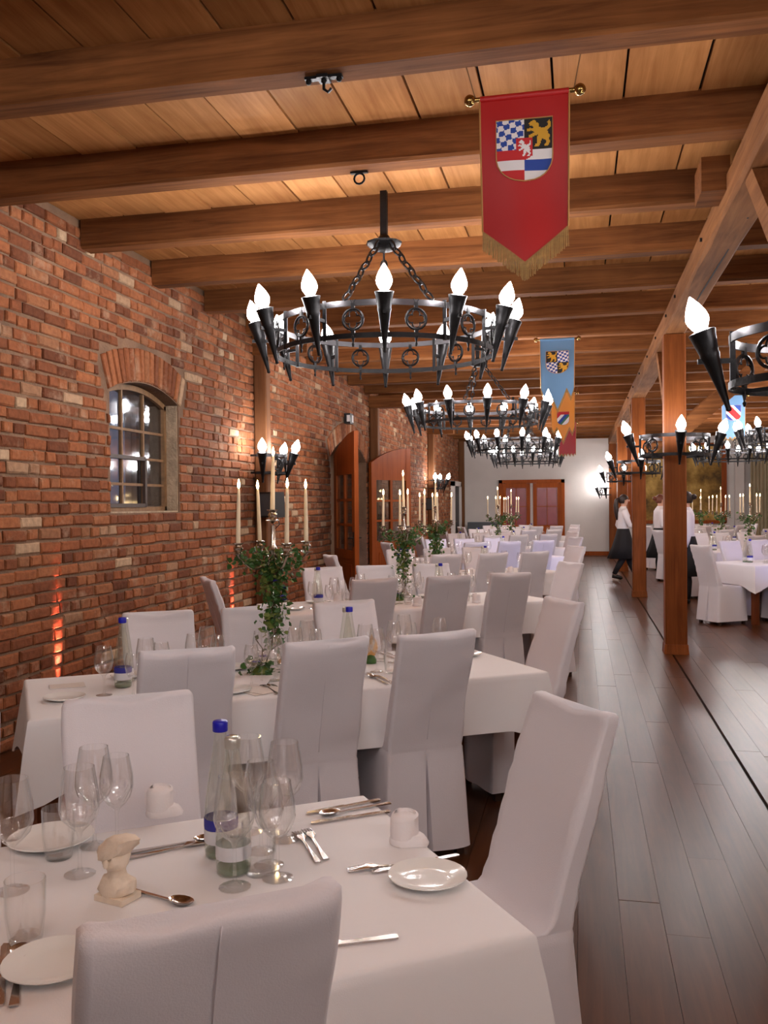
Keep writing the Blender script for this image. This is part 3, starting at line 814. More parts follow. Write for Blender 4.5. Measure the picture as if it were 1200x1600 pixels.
def build_post_ring(label, loc, az0=182, n=4, step=90, half=False, rr=0.46, R=0.34, rot=0.0, inner=0.11):
    nm = 'torch_sconce' if half else 'post_chandelier'
    root = thing(nm, label, 'sconce' if half else 'chandelier', loc, rot, 'three-torch wall sconces' if half else 'torch rings around the posts')
    a0, a1 = (RAD(-88), RAD(88)) if half else (0, 2 * pi)
    q = MB(); q.band(R, -0.045, -0.010, 0.010, 24 if half else 40, a0, a1); q.obj('upper_band', M['ironband'], root, smooth=40)
    q = MB(); q.band(R, -0.235, -0.205, 0.012, 24 if half else 40, a0, a1); q.obj('lower_band', M['iron'], root, smooth=40)
    for k in range(n):
        az = RAD(az0 + step * k)
        add_torch(root, rr, 0.0, az, RAD(18), R)
        q = MB(); q.beam((R * cos(az), R * sin(az), -0.24), (R * cos(az), R * sin(az), 0.0), 0.022, 0.014); q.obj('strut', M['iron'], root)
        if k < n - 1 or not half:
            a2 = az + RAD(step / 2)
            md = place('medallion', ME_MED, root); md.matrix_local = Matrix.Rotation(a2, 4, 'Z') @ Matrix.Translation((R + 0.006, 0, -0.125)) @ Matrix.Rotation(pi / 2, 4, 'Z')
    for az in ((0,) if half else (45, 135, 225, 315)):
        a = RAD(az); q = MB(); q.beam((inner * cos(a), inner * sin(a), -0.22), (R * cos(a), R * sin(a), -0.22), 0.025, 0.018); q.obj('bracket', M['iron'], root)
    if half:
        q = MB()
        for sg in (-1, 1): q.beam((-0.05, sg * (R + 0.003), -0.22), (0.02, sg * (R + 0.003), -0.22), 0.025, 0.02); q.beam((-0.05, sg * (R + 0.003), -0.03), (0.02, sg * (R + 0.003), -0.03), 0.025, 0.02)
        q.obj('wall_fixing', M['iron'], root)
    return root
RL = ['torch ring around the post behind the camera', 'torch ring at the right edge, one big flame bulb in view', 'torch ring around the tall post nearest the aisle',
      'torch ring around the second post, beside the walking waitress', 'small far torch ring on the post near the end wall']
pr = None
for y, lb in zip(POST_Y[:5], RL):
    if pr is None: pr = build_post_ring(lb, (PX, y, 2.27))
    else: copy_tree(pr, lb, (PX, y, 2.25), 0.0)
sc = build_post_ring('three-torch iron sconce on the wall post beside the arched window', (XL + 0.13, WPY[0] - 0.08, 2.13), -72, 3, 72, True, 0.36, 0.26, RAD(0), 0.0)
copy_tree(sc, 'three-torch iron sconce on the farther wall post, past the doorway', (XL + 0.13, WPY[2], 2.15), 0.0)
copy_tree(sc, 'iron torch sconce glowing on the last post before the end wall', (PX - 0.11, YF - 0.5, 2.0), RAD(180))

# red floor uplights grazing the brick wall
for i, (y, e) in enumerate(((5.62, 260.0), (8.83, 260.0), (13.0, 0))):
    if not e: continue
    r_ = thing('floor_uplight', ['small red floor uplight at the brick wall foot, nearer one', 'small red floor uplight at the brick wall foot, farther one'][i], 'lamp', (XL + 0.09, y, 0))
    q = MB(); q.lathe([(0.05, 0.0), (0.055, 0.01), (0.05, 0.10), (0.042, 0.11)], 14); q.obj('housing', M['black'], r_, smooth=40)
    q = MB(); q.lathe([(0.038, 0.108), (0.036, 0.113)], 14); q.obj('lens', M['redlens'], r_)
    ld = bpy.data.lights.new('red_beam', 'SPOT'); ld.energy = e; ld.color = (1.0, 0.24, 0.19); ld.spot_size = RAD(13); ld.spot_blend = 0.9; ld.shadow_soft_size = 0.02
    lo = bpy.data.objects.new('red_beam', ld); COL.objects.link(lo); lo.parent = r_; lo.location = (0, 0, 0.13); lo.rotation_euler = Vector((-sin(RAD(9.5)), 0, cos(RAD(9.5)))).to_track_quat('-Z', 'Y').to_euler()
# added blue-white spots, out of view, tinting the far chairs lavender
for i, (y, x, ty, tx) in enumerate(((11.0, 5.2, 13.2, -0.6), (18.5, 5.2, 17.5, 2.0), (6.5, 5.2, 14.0, 1.6))):
    r_ = thing('added_blue_spot', ['added unseen blue spotlight high on the right wall, middle one', 'added unseen blue spotlight high on the right wall, far one', 'added unseen blue spotlight high on the right wall, near one'][i], 'lamp', (x, y, 2.9))
    d = Vector((tx - x, ty - y, 0.9 - 2.9)).normalized(); qt = d.to_track_quat('-Z', 'Y').to_matrix().to_4x4()
    q = MB(); q.lathe([(0.06, 0.16), (0.075, 0.14), (0.08, -0.08), (0.085, -0.1)], 16, M4=qt); q.obj('can', M['black'], r_, smooth=40)
    q = MB(); q.beam((0, 0, 0.05), (0.3, 0, 0.12), 0.03, 0.03); q.obj('bracket', M['black'], r_)
    ld = bpy.data.lights.new('blue_beam', 'SPOT'); ld.energy = 330.0; ld.color = (0.42, 0.45, 1.0); ld.spot_size = RAD(20); ld.spot_blend = 0.7; ld.shadow_soft_size = 0.05
    lo = bpy.data.objects.new('blue_beam', ld); COL.objects.link(lo); lo.parent = r_; lo.matrix_local = Matrix.Translation(d * 0.12) @ qt

# ================================================================ BANNERS
LION = [(0.20, 0.98), (0.36, 0.99), (0.44, 0.90), (0.52, 0.86), (0.50, 0.76), (0.62, 0.70), (0.80, 0.72), (0.90, 0.80), (0.86, 0.90), (0.94, 0.98), (1.0, 0.86), (0.98, 0.70), (0.86, 0.60),
        (0.90, 0.46), (0.98, 0.40), (0.92, 0.30), (0.96, 0.16), (0.88, 0.04), (0.72, 0.02), (0.74, 0.10), (0.82, 0.16), (0.78, 0.26), (0.62, 0.30), (0.60, 0.16), (0.50, 0.02), (0.34, 0.02), (0.36, 0.10),
        (0.46, 0.16), (0.44, 0.34), (0.50, 0.46), (0.36, 0.44), (0.22, 0.36), (0.10, 0.38), (0.12, 0.46), (0.24, 0.50), (0.34, 0.56), (0.22, 0.62), (0.06, 0.60), (0.04, 0.68), (0.16, 0.72), (0.28, 0.70),
        (0.30, 0.78), (0.18, 0.80), (0.12, 0.88)]
def inpoly(x, y, P):
    r = False; n = len(P); j = n - 1
    for i in range(n):
        if (P[i][1] > y) != (P[j][1] > y) and x < (P[j][0] - P[i][0]) * (y - P[i][1]) / (P[j][1] - P[i][1]) + P[i][0]: r = not r
        j = i
    return r
W_, B_, K_, G_, R_c, N_ = 0, 1, 2, 3, 4, 5          # white blue black gold red green
def lozenge(u, v, nu=4.0, nv=5.0):
    a = 4.6 * u + 1.0 * v; b = 5.6 * v - 1.2 * u
    return W_ if (math.floor(a) + math.floor(b)) % 2 else B_
def lion(u, v, fg, bg, flip=False):
    return fg if inpoly(1 - u if flip else u, v, LION) else bg
def crest_red(u, v):       # quartered shield, u left->right, v bottom->top
    du, dv = u - 0.50, v - 0.52
    if abs(du) < 0.15 and dv < 0.17 and dv > -0.19 + abs(du) * 0.5:
        return lion((du + 0.12) / 0.24, (dv + 0.13) / 0.27, W_, R_c)
    if v > 0.5 and u < 0.5: return lozenge(u * 2, v * 2)
    if v > 0.5: return lion((u - 0.53) / 0.44, (v - 0.53) / 0.44, G_, K_)
    if u < 0.5: return W_ if 0.17 < v < 0.335 else R_c
    return B_ if 0.165 < v < 0.345 else W_
def crest_quart(u, v):
    if (u < 0.5) == (v > 0.5): return lion((u % 0.5) / 0.46 - 0.04, (v % 0.5) / 0.46 - 0.04, G_, K_)
    return lozenge(u * 2, v * 2)
def crest_lions(u, v):
    if v > 0.78: return R_c
    if abs(u - v) < 0.16: return B_
    if u > v: return N_ if (u - v) < 0.36 else W_
    return R_c if (v - u) > 0.45 else W_
def crest_redblue(u, v):
    if abs(u + v - 1.0) < 0.28: return R_c
    return W_ if abs(u + v - 1.0) < 0.5 else B_
def emblem(name, fn, w_, h, parent, x0, ztop, ysurf, nx=62, nz=68):
    q = MB(); mats = [M['ewhite'], M['eblue'], M['eblack'], M['egold'], M['ered'], M['egreen']]
    def inside(u, v):
        if v > 0.42: return 0 <= u <= 1
        t = (0.42 - v) / 0.42
        return abs(u - 0.5) < 0.5 * sqrt(max(0, 1 - t ** 2.4))
    for i in range(nx):
        for j in range(nz):
            u, v = (i + 0.5) / nx, (j + 0.5) / nz
            if not inside(u, v): continue
            ps = [(x0 + (a / nx) * w_, ztop - h + (b / nz) * h) for a, b in ((i, j), (i + 1, j), (i + 1, j + 1), (i, j + 1))]
            q.add([(px, ysurf(px, pz), pz) for px, pz in ps], [(0, 1, 2, 3)], fn(u, v))
    q.obj(name, mats, parent, label='quartered heraldic shield')
    # gold outline braid
    out = [(0, 1), (0, 0.42)] + [(0.5 - 0.5 * sqrt(max(0, 1 - t ** 2.4)), 0.42 - 0.42 * t) for t in (0.2, 0.4, 0.6, 0.75, 0.87, 0.95, 1.0)]
    out = out + [(1 - a, b) for a, b in reversed(out[:-1])]
    q = MB(); q.tube([(x0 + a * w_, ysurf(x0 + a * w_, ztop - h + b * h) - 0.002, ztop - h + b * h) for a, b in out], 0.003, 5, closed=True); q.obj('shield_braid', M['braid'], parent)

def banner(label, loc, colour, bottom, crest, W0=0.39, Hh=0.70, fringe=0.085, shield=(0.26, 0.17, 0.255), ztop_j=None, seed=0, string_to=0.10, cord_dy=-0.10):
    """bottom(u) -> how far the cloth hangs below the rod at u in 0..1"""
    root = thing('heraldic_banner', label, 'banner', loc, 0, 'heraldic banners under the joists')
    def ys(px, pz):
        return 0.010 * sin(px * 17 + seed + pz * 2) * min(1, -pz * 3) + 0.006 * sin(pz * 11 + seed)
    nx, nz = 40, 44; q = MB(); vs = []
    for i in range(nx + 1):
        u = i / nx; hb = bottom(u); taper = 1.0
        for j in range(nz + 1):
            z = -hb * j / nz; px = (u - 0.5) * W0 * (1 - 0.04 * j / nz)
            vs.append((px, ys(px, z), z))
    q.add(vs, [(i * (nz + 1) + j, i * (nz + 1) + j + 1, (i + 1) * (nz + 1) + j + 1, (i + 1) * (nz + 1) + j) for i in range(nx) for j in range(nz)])
    q.v += [(a, b + 0.003, c) for a, b, c in q.v]; n0 = (nx + 1) * (nz + 1)
    q.f += [tuple(reversed([k + n0 for k in f])) for f in list(q.f)]; q.mi += [0] * (len(q.f) - len(q.mi))
    q.obj('cloth', M[colour], root, smooth=180)
    q = MB(); q.tube([(-W0 / 2 - 0.03, 0.006, 0.004), (W0 / 2 + 0.03, 0.006, 0.004)], 0.011, 8); q.obj('rod', M['brass'], root, smooth=50)
    q = MB(); q.tube([(-W0 / 2 + 0.002, 0.006, 0.002), (W0 / 2 - 0.002, 0.006, 0.002)], 0.0145, 10); q.obj('rod_sleeve', M[colour], root, smooth=60)
    for sg in (-1, 1):
        q = MB(); q.ball((sg * (W0 / 2 + 0.045), 0.006, 0.004), 0.026, 12, 8); q.obj('finial', M['brass'], root, smooth=180)
        q = MB(); q.tube([(sg * (W0 / 2 + 0.02), 0.006, 0.01), (sg * (W0 / 2 + 0.05), cord_dy, string_to)], 0.003, 5); q.obj('cord', M['string'], root)
        q = MB(); q.tube([(sg * W0 / 2 * (1 - 0.04 * t), ys(sg * W0 / 2 * (1 - 0.04 * t), -bottom(0.5 + sg * 0.5) * t) - 0.002, -bottom(0.5 + sg * 0.5) * t) for t in [i / 10 for i in range(11)]], 0.004, 5); q.obj('edge_braid', M['braid'], root)
    q = MB(); nf = 90
    for i in range(nf):
        u = (i + 0.5) / nf; hb = bottom(u); px = (u - 0.5) * W0 * 0.96; y = ys(px, -hb)
        q.beam((px, y, -hb + 0.006), (px + random.uniform(-0.003, 0.003), y + random.uniform(-0.004, 0.004), -hb - fringe * random.uniform(0.88, 1.0)), 0.0034, 0.0034)
    q.obj('fringe', M['gold'], root, kind='stuff')
    if crest: emblem('shield', crest, shield[1], shield[2], root, -shield[1] / 2, -shield[0] + shield[2] * 0.55, lambda a, b: ys(a, b) - 0.004)
    return root
point = lambda u: 0.585 + 0.155 * (1 - abs(2 * u - 1))
def zig(u):
    t = abs(2 * u - 1)
    return 0.79 - 0.24 * t / 0.55 if t < 0.55 else 0.55 + 0.10 * (t - 0.55) / 0.25 if t < 0.80 else 0.65 - 0.10 * (t - 0.8) / 0.2
def tri(u):
    return 0.60 + 0.13 * (1 - abs(2 * u - 1))
def dents(u):
    return 0.70 + 0.03 * (1 if (u * 5) % 1 < 0.5 else 0)
banner('red pointed heraldic banner with quartered shield and gold fringe', (-0.225, 4.0, 3.345), 'red', point, crest_red, shield=(0.255, 0.245, 0.27), seed=0.4, string_to=0.115)
banner('light blue zigzag banner with a black and gold quartered crest', (-0.23, 10.29, 3.395), 'blue', zig, crest_quart, W0=0.385, fringe=0.05, shield=(0.27, 0.25, 0.25), seed=2.0, string_to=0.065, cord_dy=0.13)
banner('orange pointed banner partly hidden behind the light blue one', (-0.25, 15.1, 3.36), 'orange', zig, crest_lions, W0=0.385, fringe=0.06, shield=(0.42, 0.20, 0.22), seed=3.3, string_to=0.1)
banner('dark red banner, lowest in view behind the orange one', (-0.25, 20.65, 3.36), 'crimson', dents, None, W0=0.385, fringe=0.03, seed=4.0, string_to=0.1)
banner('light blue banner with a red crest on the right side', (2.58, 16.2, 3.35), 'blue', dents, crest_redblue, W0=0.385, fringe=0.03, shield=(0.30, 0.24, 0.26), seed=5.0, string_to=0.1)

# small iron fittings under the joists
f_ = thing('ceiling_hook', 'small iron hook plate on the underside of the nearest joist', 'hook', (-1.09, 3.83, 3.438))
q = MB(); q.box((0, 0, 0), (0.17, 0.03, 0.012)); q.box((0, 0, -0.004), (0.05, 0.07, 0.014))
for a, b in ((-0.07, 0), (0.07, 0), (0, 0)): q.ball((a, b, -0.012), 0.014, 8, 5)
q.obj('plate', M['iron'], f_)
q = MB(); q.tube([(0, 0, -0.01), (0, 0, -0.05), (0.02, 0, -0.065), (0.035, 0, -0.05)], 0.007, 6); q.obj('hook', M['iron'], f_)
f_ = thing('ceiling_hook', 'iron ring hook under the second joist above the chandelier', 'hook', (-1.21, 4.97, 3.44))
q = MB(); q.box((0, 0, 0), (0.10, 0.025, 0.01)); q.obj('plate', M['iron'], f_)
q = MB(); q.tube([(0.03 * cos(t), 0, -0.034 + 0.03 * sin(t)) for t in [2 * pi * k / 12 for k in range(12)]], 0.006, 6, closed=True); q.obj('ring', M['iron'], f_)
# loudspeakers on the wall posts and the small lamp above the doorway
for y, lb in ((WPY[0] - 0.06, 'small black loudspeaker on the wall post below the near sconce'), (WPY[2] - 0.8, 'small black loudspeaker by the farther wall post')):
    s_ = thing('loudspeaker', lb, 'speaker', (XL + 0.27, y - 0.16, 1.56), RAD(-25))
    q = MB(); q.box((0, 0, 0), (0.22, 0.20, 0.28), top=(0.94, 0.9)); q.obj('cabinet', M['black'], s_)
    q = MB(); q.box((0, -0.104, 0), (0.19, 0.012, 0.24)); q.obj('grille', M['greyplastic'], s_)
    q = MB(); q.beam((0, 0.08, 0), ((-0.09, 0.10, 0) if y < 12 else (-0.32, 0.02, 0)), 0.03, 0.03); q.obj('bracket', M['black'], s_)
    q = MB(); q.tube([(0.0, 0.09, -0.13), (0.02, 0.10, -0.22), (-0.05, 0.10, -0.27), (-0.09, 0.11, -0.2)], 0.006, 6); q.obj('cable', M['black'], s_)
s_ = thing('wall_lamp', 'small black and white emergency lamp above the arched doorway', 'lamp', (XL + 0.03, 13.62, 2.9))
q = MB(); q.box((0.03, 0, 0), (0.10, 0.20, 0.16)); q.obj('housing', M['black'], s_)
q = MB(); q.box((0.05, -0.103, 0.0), (0.05, 0.006, 0.10)); q.box((0.083, 0.04, 0), (0.006, 0.08, 0.11)); q.obj('face', M['ewhite'], s_)
# ================================================================ CHAIRS
def chair_cover(seed):
    """slip-covered dining chair facing +y, base origin at the floor"""
    r = random.Random(seed); so = seed * 13.7
    def ring(a, yb, yf, z, pleat, amp, zoff=None, fold=0.0):
        pts = []
        xs = [-a + 0.010, -a * 0.92, -a * 0.8, -a * 0.6, -a * 0.4, -a * 0.2]
        wv = 0.003 + 0.014 * pleat; dp = 0.035 * min(1, pleat * 2.2)
        back = [(x, 0) for x in xs] + [(-wv, 0), (-wv * 0.35, dp), (wv * 0.35, dp), (wv, 0)] + [(-x, 0) for x in reversed(xs)]
        for x, d in back: pts.append((x, yb + d, 0, -1))
        n = 12; e = min(0.010, (yf - yb) * 0.25)
        for i in range(n + 1): pts.append((a, yb + e + (yf - yb - 2 * e) * i / n, 1, 0))
        n = 14
        for i in range(n + 1): pts.append((a - 0.010 - (2 * a - 0.020) * i / n, yf, 0, 1))
        n = 12
        for i in range(n + 1): pts.append((-a, yf - e - (yf - yb - 2 * e) * i / n, -1, 0))
        out = []
        for i, (x, y, nx, ny) in enumerate(pts):
            k = noise.noise((x * 6 + so, y * 6, z * 5)) * amp
            if ny: 
                ed = max(0, abs(x) / a - 0.45) / 0.55
                k += amp * 0.85 * ed * (0.5 + noise.noise((so * 2, z * 5, 1))) * sin(z * 70 + 4 * noise.noise((so, z * 4, x * 3)) + (3 if x > 0 else 0)) if z > 0.5 else 0
            k += fold * sin(i * 0.9 + so + z * 1.2) * (0.6 + 0.4 * sin(i * 0.37 + so))
            zz = z + (zoff(x) if zoff else 0)
            out.append((x + nx * k, y + ny * k, zz))
        return out
    R_ = []
    for t in (0, 0.12, 0.3, 0.5, 0.7, 0.86):
        z = 0.045 + 0.405 * t; fl = 1 - t
        R_.append(ring(0.192 + 0.018 * fl, -0.222 - 0.035 * fl, 0.215 + 0.015 * fl, z, (1 - t) * 0.9 + 0.05, 0.004, None, 0.007 * fl + 0.0015))
    R_.append(ring(0.190, -0.222, 0.213, 0.452, 0.04, 0.003))
    R_.append(ring(0.189, -0.223, 0.210, 0.470, 0.02, 0.002))
    R_.append(ring(0.184, -0.224, 0.196, 0.480, 0.0, 0.001))
    R_.append(ring(0.184, -0.225, -0.130, 0.484, 0.0, 0.002))
    R_.append(ring(0.186, -0.226, -0.150, 0.500, 0.0, 0.003))
    nb = 16
    for i in range(nb + 1):
        t = i / nb; z = 0.52 + 0.455 * t
        lean = -0.228 - 0.118 * t - 0.02 * t * t; th = 0.066 - 0.016 * t
        R_.append(ring(0.187 + 0.003 * sin(t * 3 + so), lean, lean + th, z, 0.0, 0.0085, (lambda x, t=t: -0.012 * (1 - (x / 0.187) ** 2) * t)))
    zt = lambda x: -0.016 * (1 - (x / 0.187) ** 2) + 0.004 * sin(x * 30 + so)
    R_.append(ring(0.186, -0.366, -0.317, 0.992, 0, 0.002, zt)); R_.append(ring(0.180, -0.361, -0.322, 1.000, 0, 0.001, zt)); R_.append(ring(0.165, -0.350, -0.334, 1.003, 0, 0.0, zt))
    q = MB(); q.rings(R_, cap0=False); q.v = [(x * 0.96, y, z * 1.012) for x, y, z in q.v]; return q
ME_COVER = [chair_cover(i + 1).mesh('slipcover', M['fabric'], 62) for i in range(5)]
def seam_mesh():
    q = MB(); q.tube([(0, -0.2285 - 0.118 * t - 0.02 * t * t - 0.003, 0.53 + 0.46 * t) for t in [i / 10 for i in range(11)]], 0.0014, 5)
    return q.mesh('back_seam', M['fabric'], 180)
ME_SEAM = seam_mesh()
def leg_mesh():
    q = MB(); q.box((0, 0, 0.20), (0.034, 0.034, 0.40), top=(1.1, 1.1)); return q.mesh('leg', M['darkleg'])
ME_LEG = leg_mesh()
chair_no = 0
def chair(x, y, ang, label, group, detail=True):
    """ang: direction the sitter faces, radians from +x"""
    global chair_no
    root = thing('dining_chair', label, 'chair', (x, y, 0), ang - pi / 2, group)
    place('slipcover', ME_COVER[chair_no % 5], root)
    if detail: place('back_seam', ME_SEAM, root)
    for a in (-0.165, 0.165):
        for b in (-0.20, 0.185): place('leg', ME_LEG, root, (a, b, 0))
    chair_no += 1
    return root

# ================================================================ TABLES
TA = RAD(35); UX, UY = cos(TA), sin(TA); VX, VY = -sin(TA), cos(TA)
TL, TW, TH_ = 2.29, 0.86, 0.742
def tablecloth_mesh(seed, drop=0.25):
    so = seed * 5.3; R_ = []; N = 44; Mx = 18
    hl, hw = TL / 2 + 0.006, TW / 2 + 0.006
    per = []
    for i in range(N): per.append((-hl + 2 * hl * i / N, -hw))
    for i in range(Mx): per.append((hl, -hw + 2 * hw * i / Mx))
    for i in range(N): per.append((hl - 2 * hl * i / N, hw))
    for i in range(Mx): per.append((-hl, hw - 2 * hw * i / Mx))
    def ring(off, z, wave, corner):
        out = []
        for k, (x, y) in enumerate(per):
            nx = (1 if x >= hl - 1e-6 else -1 if x <= -hl + 1e-6 else 0); ny = (1 if y >= hw - 1e-6 else -1 if y <= -hw + 1e-6 else 0)
            dc = hypot(hl - abs(x), hw - abs(y)); cf = max(0, 1 - dc / 0.22)
            a = off + wave * (0.6 + 0.5 * sin(k * 0.55 + so) + 0.4 * sin(k * 0.23 + 2 * so))
            if nx and ny: sx, sy = x + nx * (a + corner * 0.55), y + ny * (a + corner * 0.55)
            else: sx, sy = x + nx * (a + corner * 0.4 * cf), y + ny * (a + corner * 0.4 * cf)
            out.append((sx, sy, z - corner * 1.6 * cf ** 1.3))
        return out
    R_.append(ring(-0.012, 0.0065, 0, 0)); R_.append(ring(-0.003, 0.005, 0, 0)); R_.append(ring(0.003, -0.002, 0, 0)); R_.append(ring(0.005, -0.02, 0.0, 0.002))
    for t in (0.25, 0.5, 0.75, 1.0): R_.append(ring(0.006 + 0.010 * t, -drop * t, 0.014 * t, 0.055 * t ** 1.2))
    q = MB(); q.rings([list(reversed(r)) for r in R_], cap0=True, cap1=False)
    return q.mesh('tablecloth', M['linen'], 50)
ME_CLOTH = [tablecloth_mesh(i + 1) for i in range(4)]
def table(cx, cy, i, where):
    t = thing('dining_table', 'long wooden table under the white cloth, ' + where, 'table', (cx, cy, 0), TA, 'long banquet tables')
    q = MB(); q.box((0, 0, TH_ - 0.02), (TL, TW, 0.036)); q.obj('tabletop', M['tablewood'], t)
    q = MB()
    for sg in (-1, 1): q.box((0, sg * (TW / 2 - 0.07), TH_ - 0.08), (TL - 0.2, 0.025, 0.09)); q.box((sg * (TL / 2 - 0.07), 0, TH_ - 0.08), (0.025, TW - 0.2, 0.09))
    q.obj('apron', M['tablewood'], t)
    for a in (-1, 1):
        for b in (-1, 1):
            q = MB(); q.box((a * (TL / 2 - 0.075), b * (TW / 2 - 0.075), (TH_ - 0.038) / 2), (0.07, 0.07, TH_ - 0.038)); q.obj('leg', M['tablewood'], t)
    c = place('tablecloth', ME_CLOTH[i % 4], None, (cx, cy, TH_), TA)
    tag(c, 'white linen cloth spread over the table, ' + where, 'tablecloth', 'white tablecloths')
def loc2w(cx, cy, u, v): return cx + UX * u + VX * v, cy + UY * u + VY * v

TAB = [(-1.28, 1.386), (-1.345, 4.03), (-1.39, 7.24), (-1.34, 10.38), (-1.38, 13.45), (-1.42, 16.2), (-1.40, 18.95), (-1.40, 22.0)]
TNAME = ['nearest the camera', 'second in the left row', 'third in the left row', 'fourth in the left row', 'fifth in the left row', 'sixth in the left row', 'seventh in the left row', 'last in the left row']
TSHORT = ['front table', 'second left table', 'third left table', 'fourth left table', 'fifth left table', 'sixth left table', 'seventh left table', 'last left table']
RTAB = [(2.83, 12.90), (2.83, 16.05), (2.83, 19.20), (2.83, 22.3)]
RNAME = ['nearest on the right side', 'second on the right side', 'third on the right side', 'last on the right side']
RSHORT = ['near right table', 'second right table', 'third right table', 'last right table']
PV = [['left', 'middle', 'right'], ['left', 'middle', 'right']]
US = [-0.54, -0.03, 0.49]
def seats(cx, cy, nm, idx, near=(0, 1, 2), far=(0, 1, 2), ends=('l', 'r'), jit=0.02):
    rr = random.Random(int(cx * 100 + cy * 31))
    j = lambda s_: rr.uniform(-s_, s_)
    far_v = 0.31 if idx else 0.445
    for k in near:
        u = (US[k] + (0.0 if idx == 0 else (-0.05, -0.015, -0.035)[k])) if idx < 2 else (k - 1) * 0.56 + 0.03 + j(jit)
        x, y = loc2w(cx, cy, u, -0.43 + 0.110 + j(jit))
        chair(x, y, TA + pi / 2 + (0.05 if idx == 0 else j(0.03)), 'white slipcovered chair, back to camera, %s on near side of %s' % (PV[0][k], nm), 'white slipcovered dining chairs')
    for k in far:
        u = US[k] + j(jit) + (0.08 if idx == 0 else 0.03)
        x, y = loc2w(cx, cy, u, far_v + j(jit))
        chair(x, y, TA - pi / 2 + j(0.03), 'white slipcovered chair facing the camera, %s on far side of %s' % (PV[1][k], nm), 'white slipcovered dining chairs')
    if 'r' in ends:
        x, y = loc2w(cx, cy, 1.145 + (0.175 if idx < 2 else 0.24) + j(jit), 0.18 + j(jit) * 0.5)
        chair(x, y, TA + pi + j(0.02), 'white slipcovered chair at the aisle end of %s' % nm, 'white slipcovered dining chairs')
    if 'l' in ends:
        x, y = loc2w(cx, cy, -1.145 - 0.16 + j(jit), -0.05 + j(jit))
        chair(x, y, TA + j(0.03), 'white slipcovered chair at the left end of %s' % nm, 'white slipcovered dining chairs')
# ================================================================ TABLEWARE PROTOTYPES
ZT = TH_ + 0.0075
def wine_mesh(h=0.22, rb=0.041, rim=0.031, n=14):
    q = MB(); sb = h * 0.43
    q.lathe([(0.034, 0.0), (0.034, 0.0015), (0.02, 0.004), (0.006, 0.009), (0.004, 0.02), (0.0038, sb - 0.02), (0.008, sb - 0.006), (0.020, sb + 0.004), (rb * 0.85, sb + 0.022), (rb, sb + 0.045), (rb * 0.96, sb + 0.075), (rim, h), (rim - 0.0012, h), (rb * 0.94, sb + 0.074), (rb - 0.002, sb + 0.045), (0.018, sb + 0.008)], n, cap0=True, cap1=True)
    return q.mesh('wine_glass', M['glass'], 60)
ME_WINE = {'tall': wine_mesh(0.235, 0.044, 0.033), 'wine': wine_mesh(0.21, 0.040, 0.030), 'small': wine_mesh(0.185, 0.034, 0.026)}
def tumbler_mesh():
    q = MB(); q.lathe([(0.028, 0), (0.030, 0.003), (0.036, 0.05), (0.037, 0.115), (0.0355, 0.115), (0.034, 0.05), (0.027, 0.012)], 16); return q.mesh('water_tumbler', M['glass'], 60)
ME_TUMB = tumbler_mesh()
def plate_mesh(R=0.085):
    q = MB(); q.lathe([(R * 0.55, 0.0), (R * 0.62, 0.003), (R * 0.95, 0.012), (R, 0.015), (R * 0.99, 0.017), (R * 0.93, 0.0155), (R * 0.66, 0.008), (R * 0.5, 0.006), (R * 0.02, 0.006)], 28); return q.mesh('plate', M['porcelain'], 60)
ME_PLATE = plate_mesh(); ME_BPLATE = plate_mesh(0.10)
def knife_mesh():
    q = MB(); q.prism([(-0.105, -0.006), (-0.10, -0.008), (0.0, -0.005), (0.0, -0.009), (0.09, -0.010), (0.11, -0.004), (0.113, 0.005), (0.10, 0.009), (0.0, 0.007), (-0.10, 0.008), (-0.105, 0.006)], 0, 0.004); return q.mesh('knife', M['steel'])
def fork_mesh():
    q = MB(); P = [(-0.10, -0.007), (-0.03, -0.004), (0.03, -0.003), (0.045, -0.011), (0.10, -0.012), (0.10, -0.009), (0.06, -0.008), (0.06, -0.005), (0.10, -0.005), (0.10, -0.002), (0.06, -0.0015), (0.06, 0.0015), (0.10, 0.002), (0.10, 0.005), (0.06, 0.005), (0.06, 0.008), (0.10, 0.009), (0.10, 0.012), (0.045, 0.011), (0.03, 0.003), (-0.03, 0.004), (-0.10, 0.007)]
    q.prism(P, 0.001, 0.004); q.v = [(x, y, z + (0.006 * sin((x - 0.02) / 0.08 * pi) if x > 0.02 else 0)) for x, y, z in q.v]; return q.mesh('fork', M['steel'])
def spoon_mesh():
    q = MB(); q.prism([(-0.10, -0.008), (-0.02, -0.004), (0.05, -0.003), (0.05, 0.003), (-0.02, 0.004), (-0.10, 0.008)], 0.002, 0.005)
    n = 14; R_ = []
    for s_, z in ((0.25, 0.001), (0.7, 0.003), (1.0, 0.010), (0.94, 0.010), (0.65, 0.005), (0.2, 0.0035)):
        R_.append([(0.077 + 0.030 * s_ * cos(2 * pi * i / n), 0.019 * s_ * sin(2 * pi * i / n), z) for i in range(n)])
    q.rings(R_); return q.mesh('spoon', M['steel'], 60)
ME_KNIFE, ME_FORK, ME_SPOON = knife_mesh(), fork_mesh(), spoon_mesh()
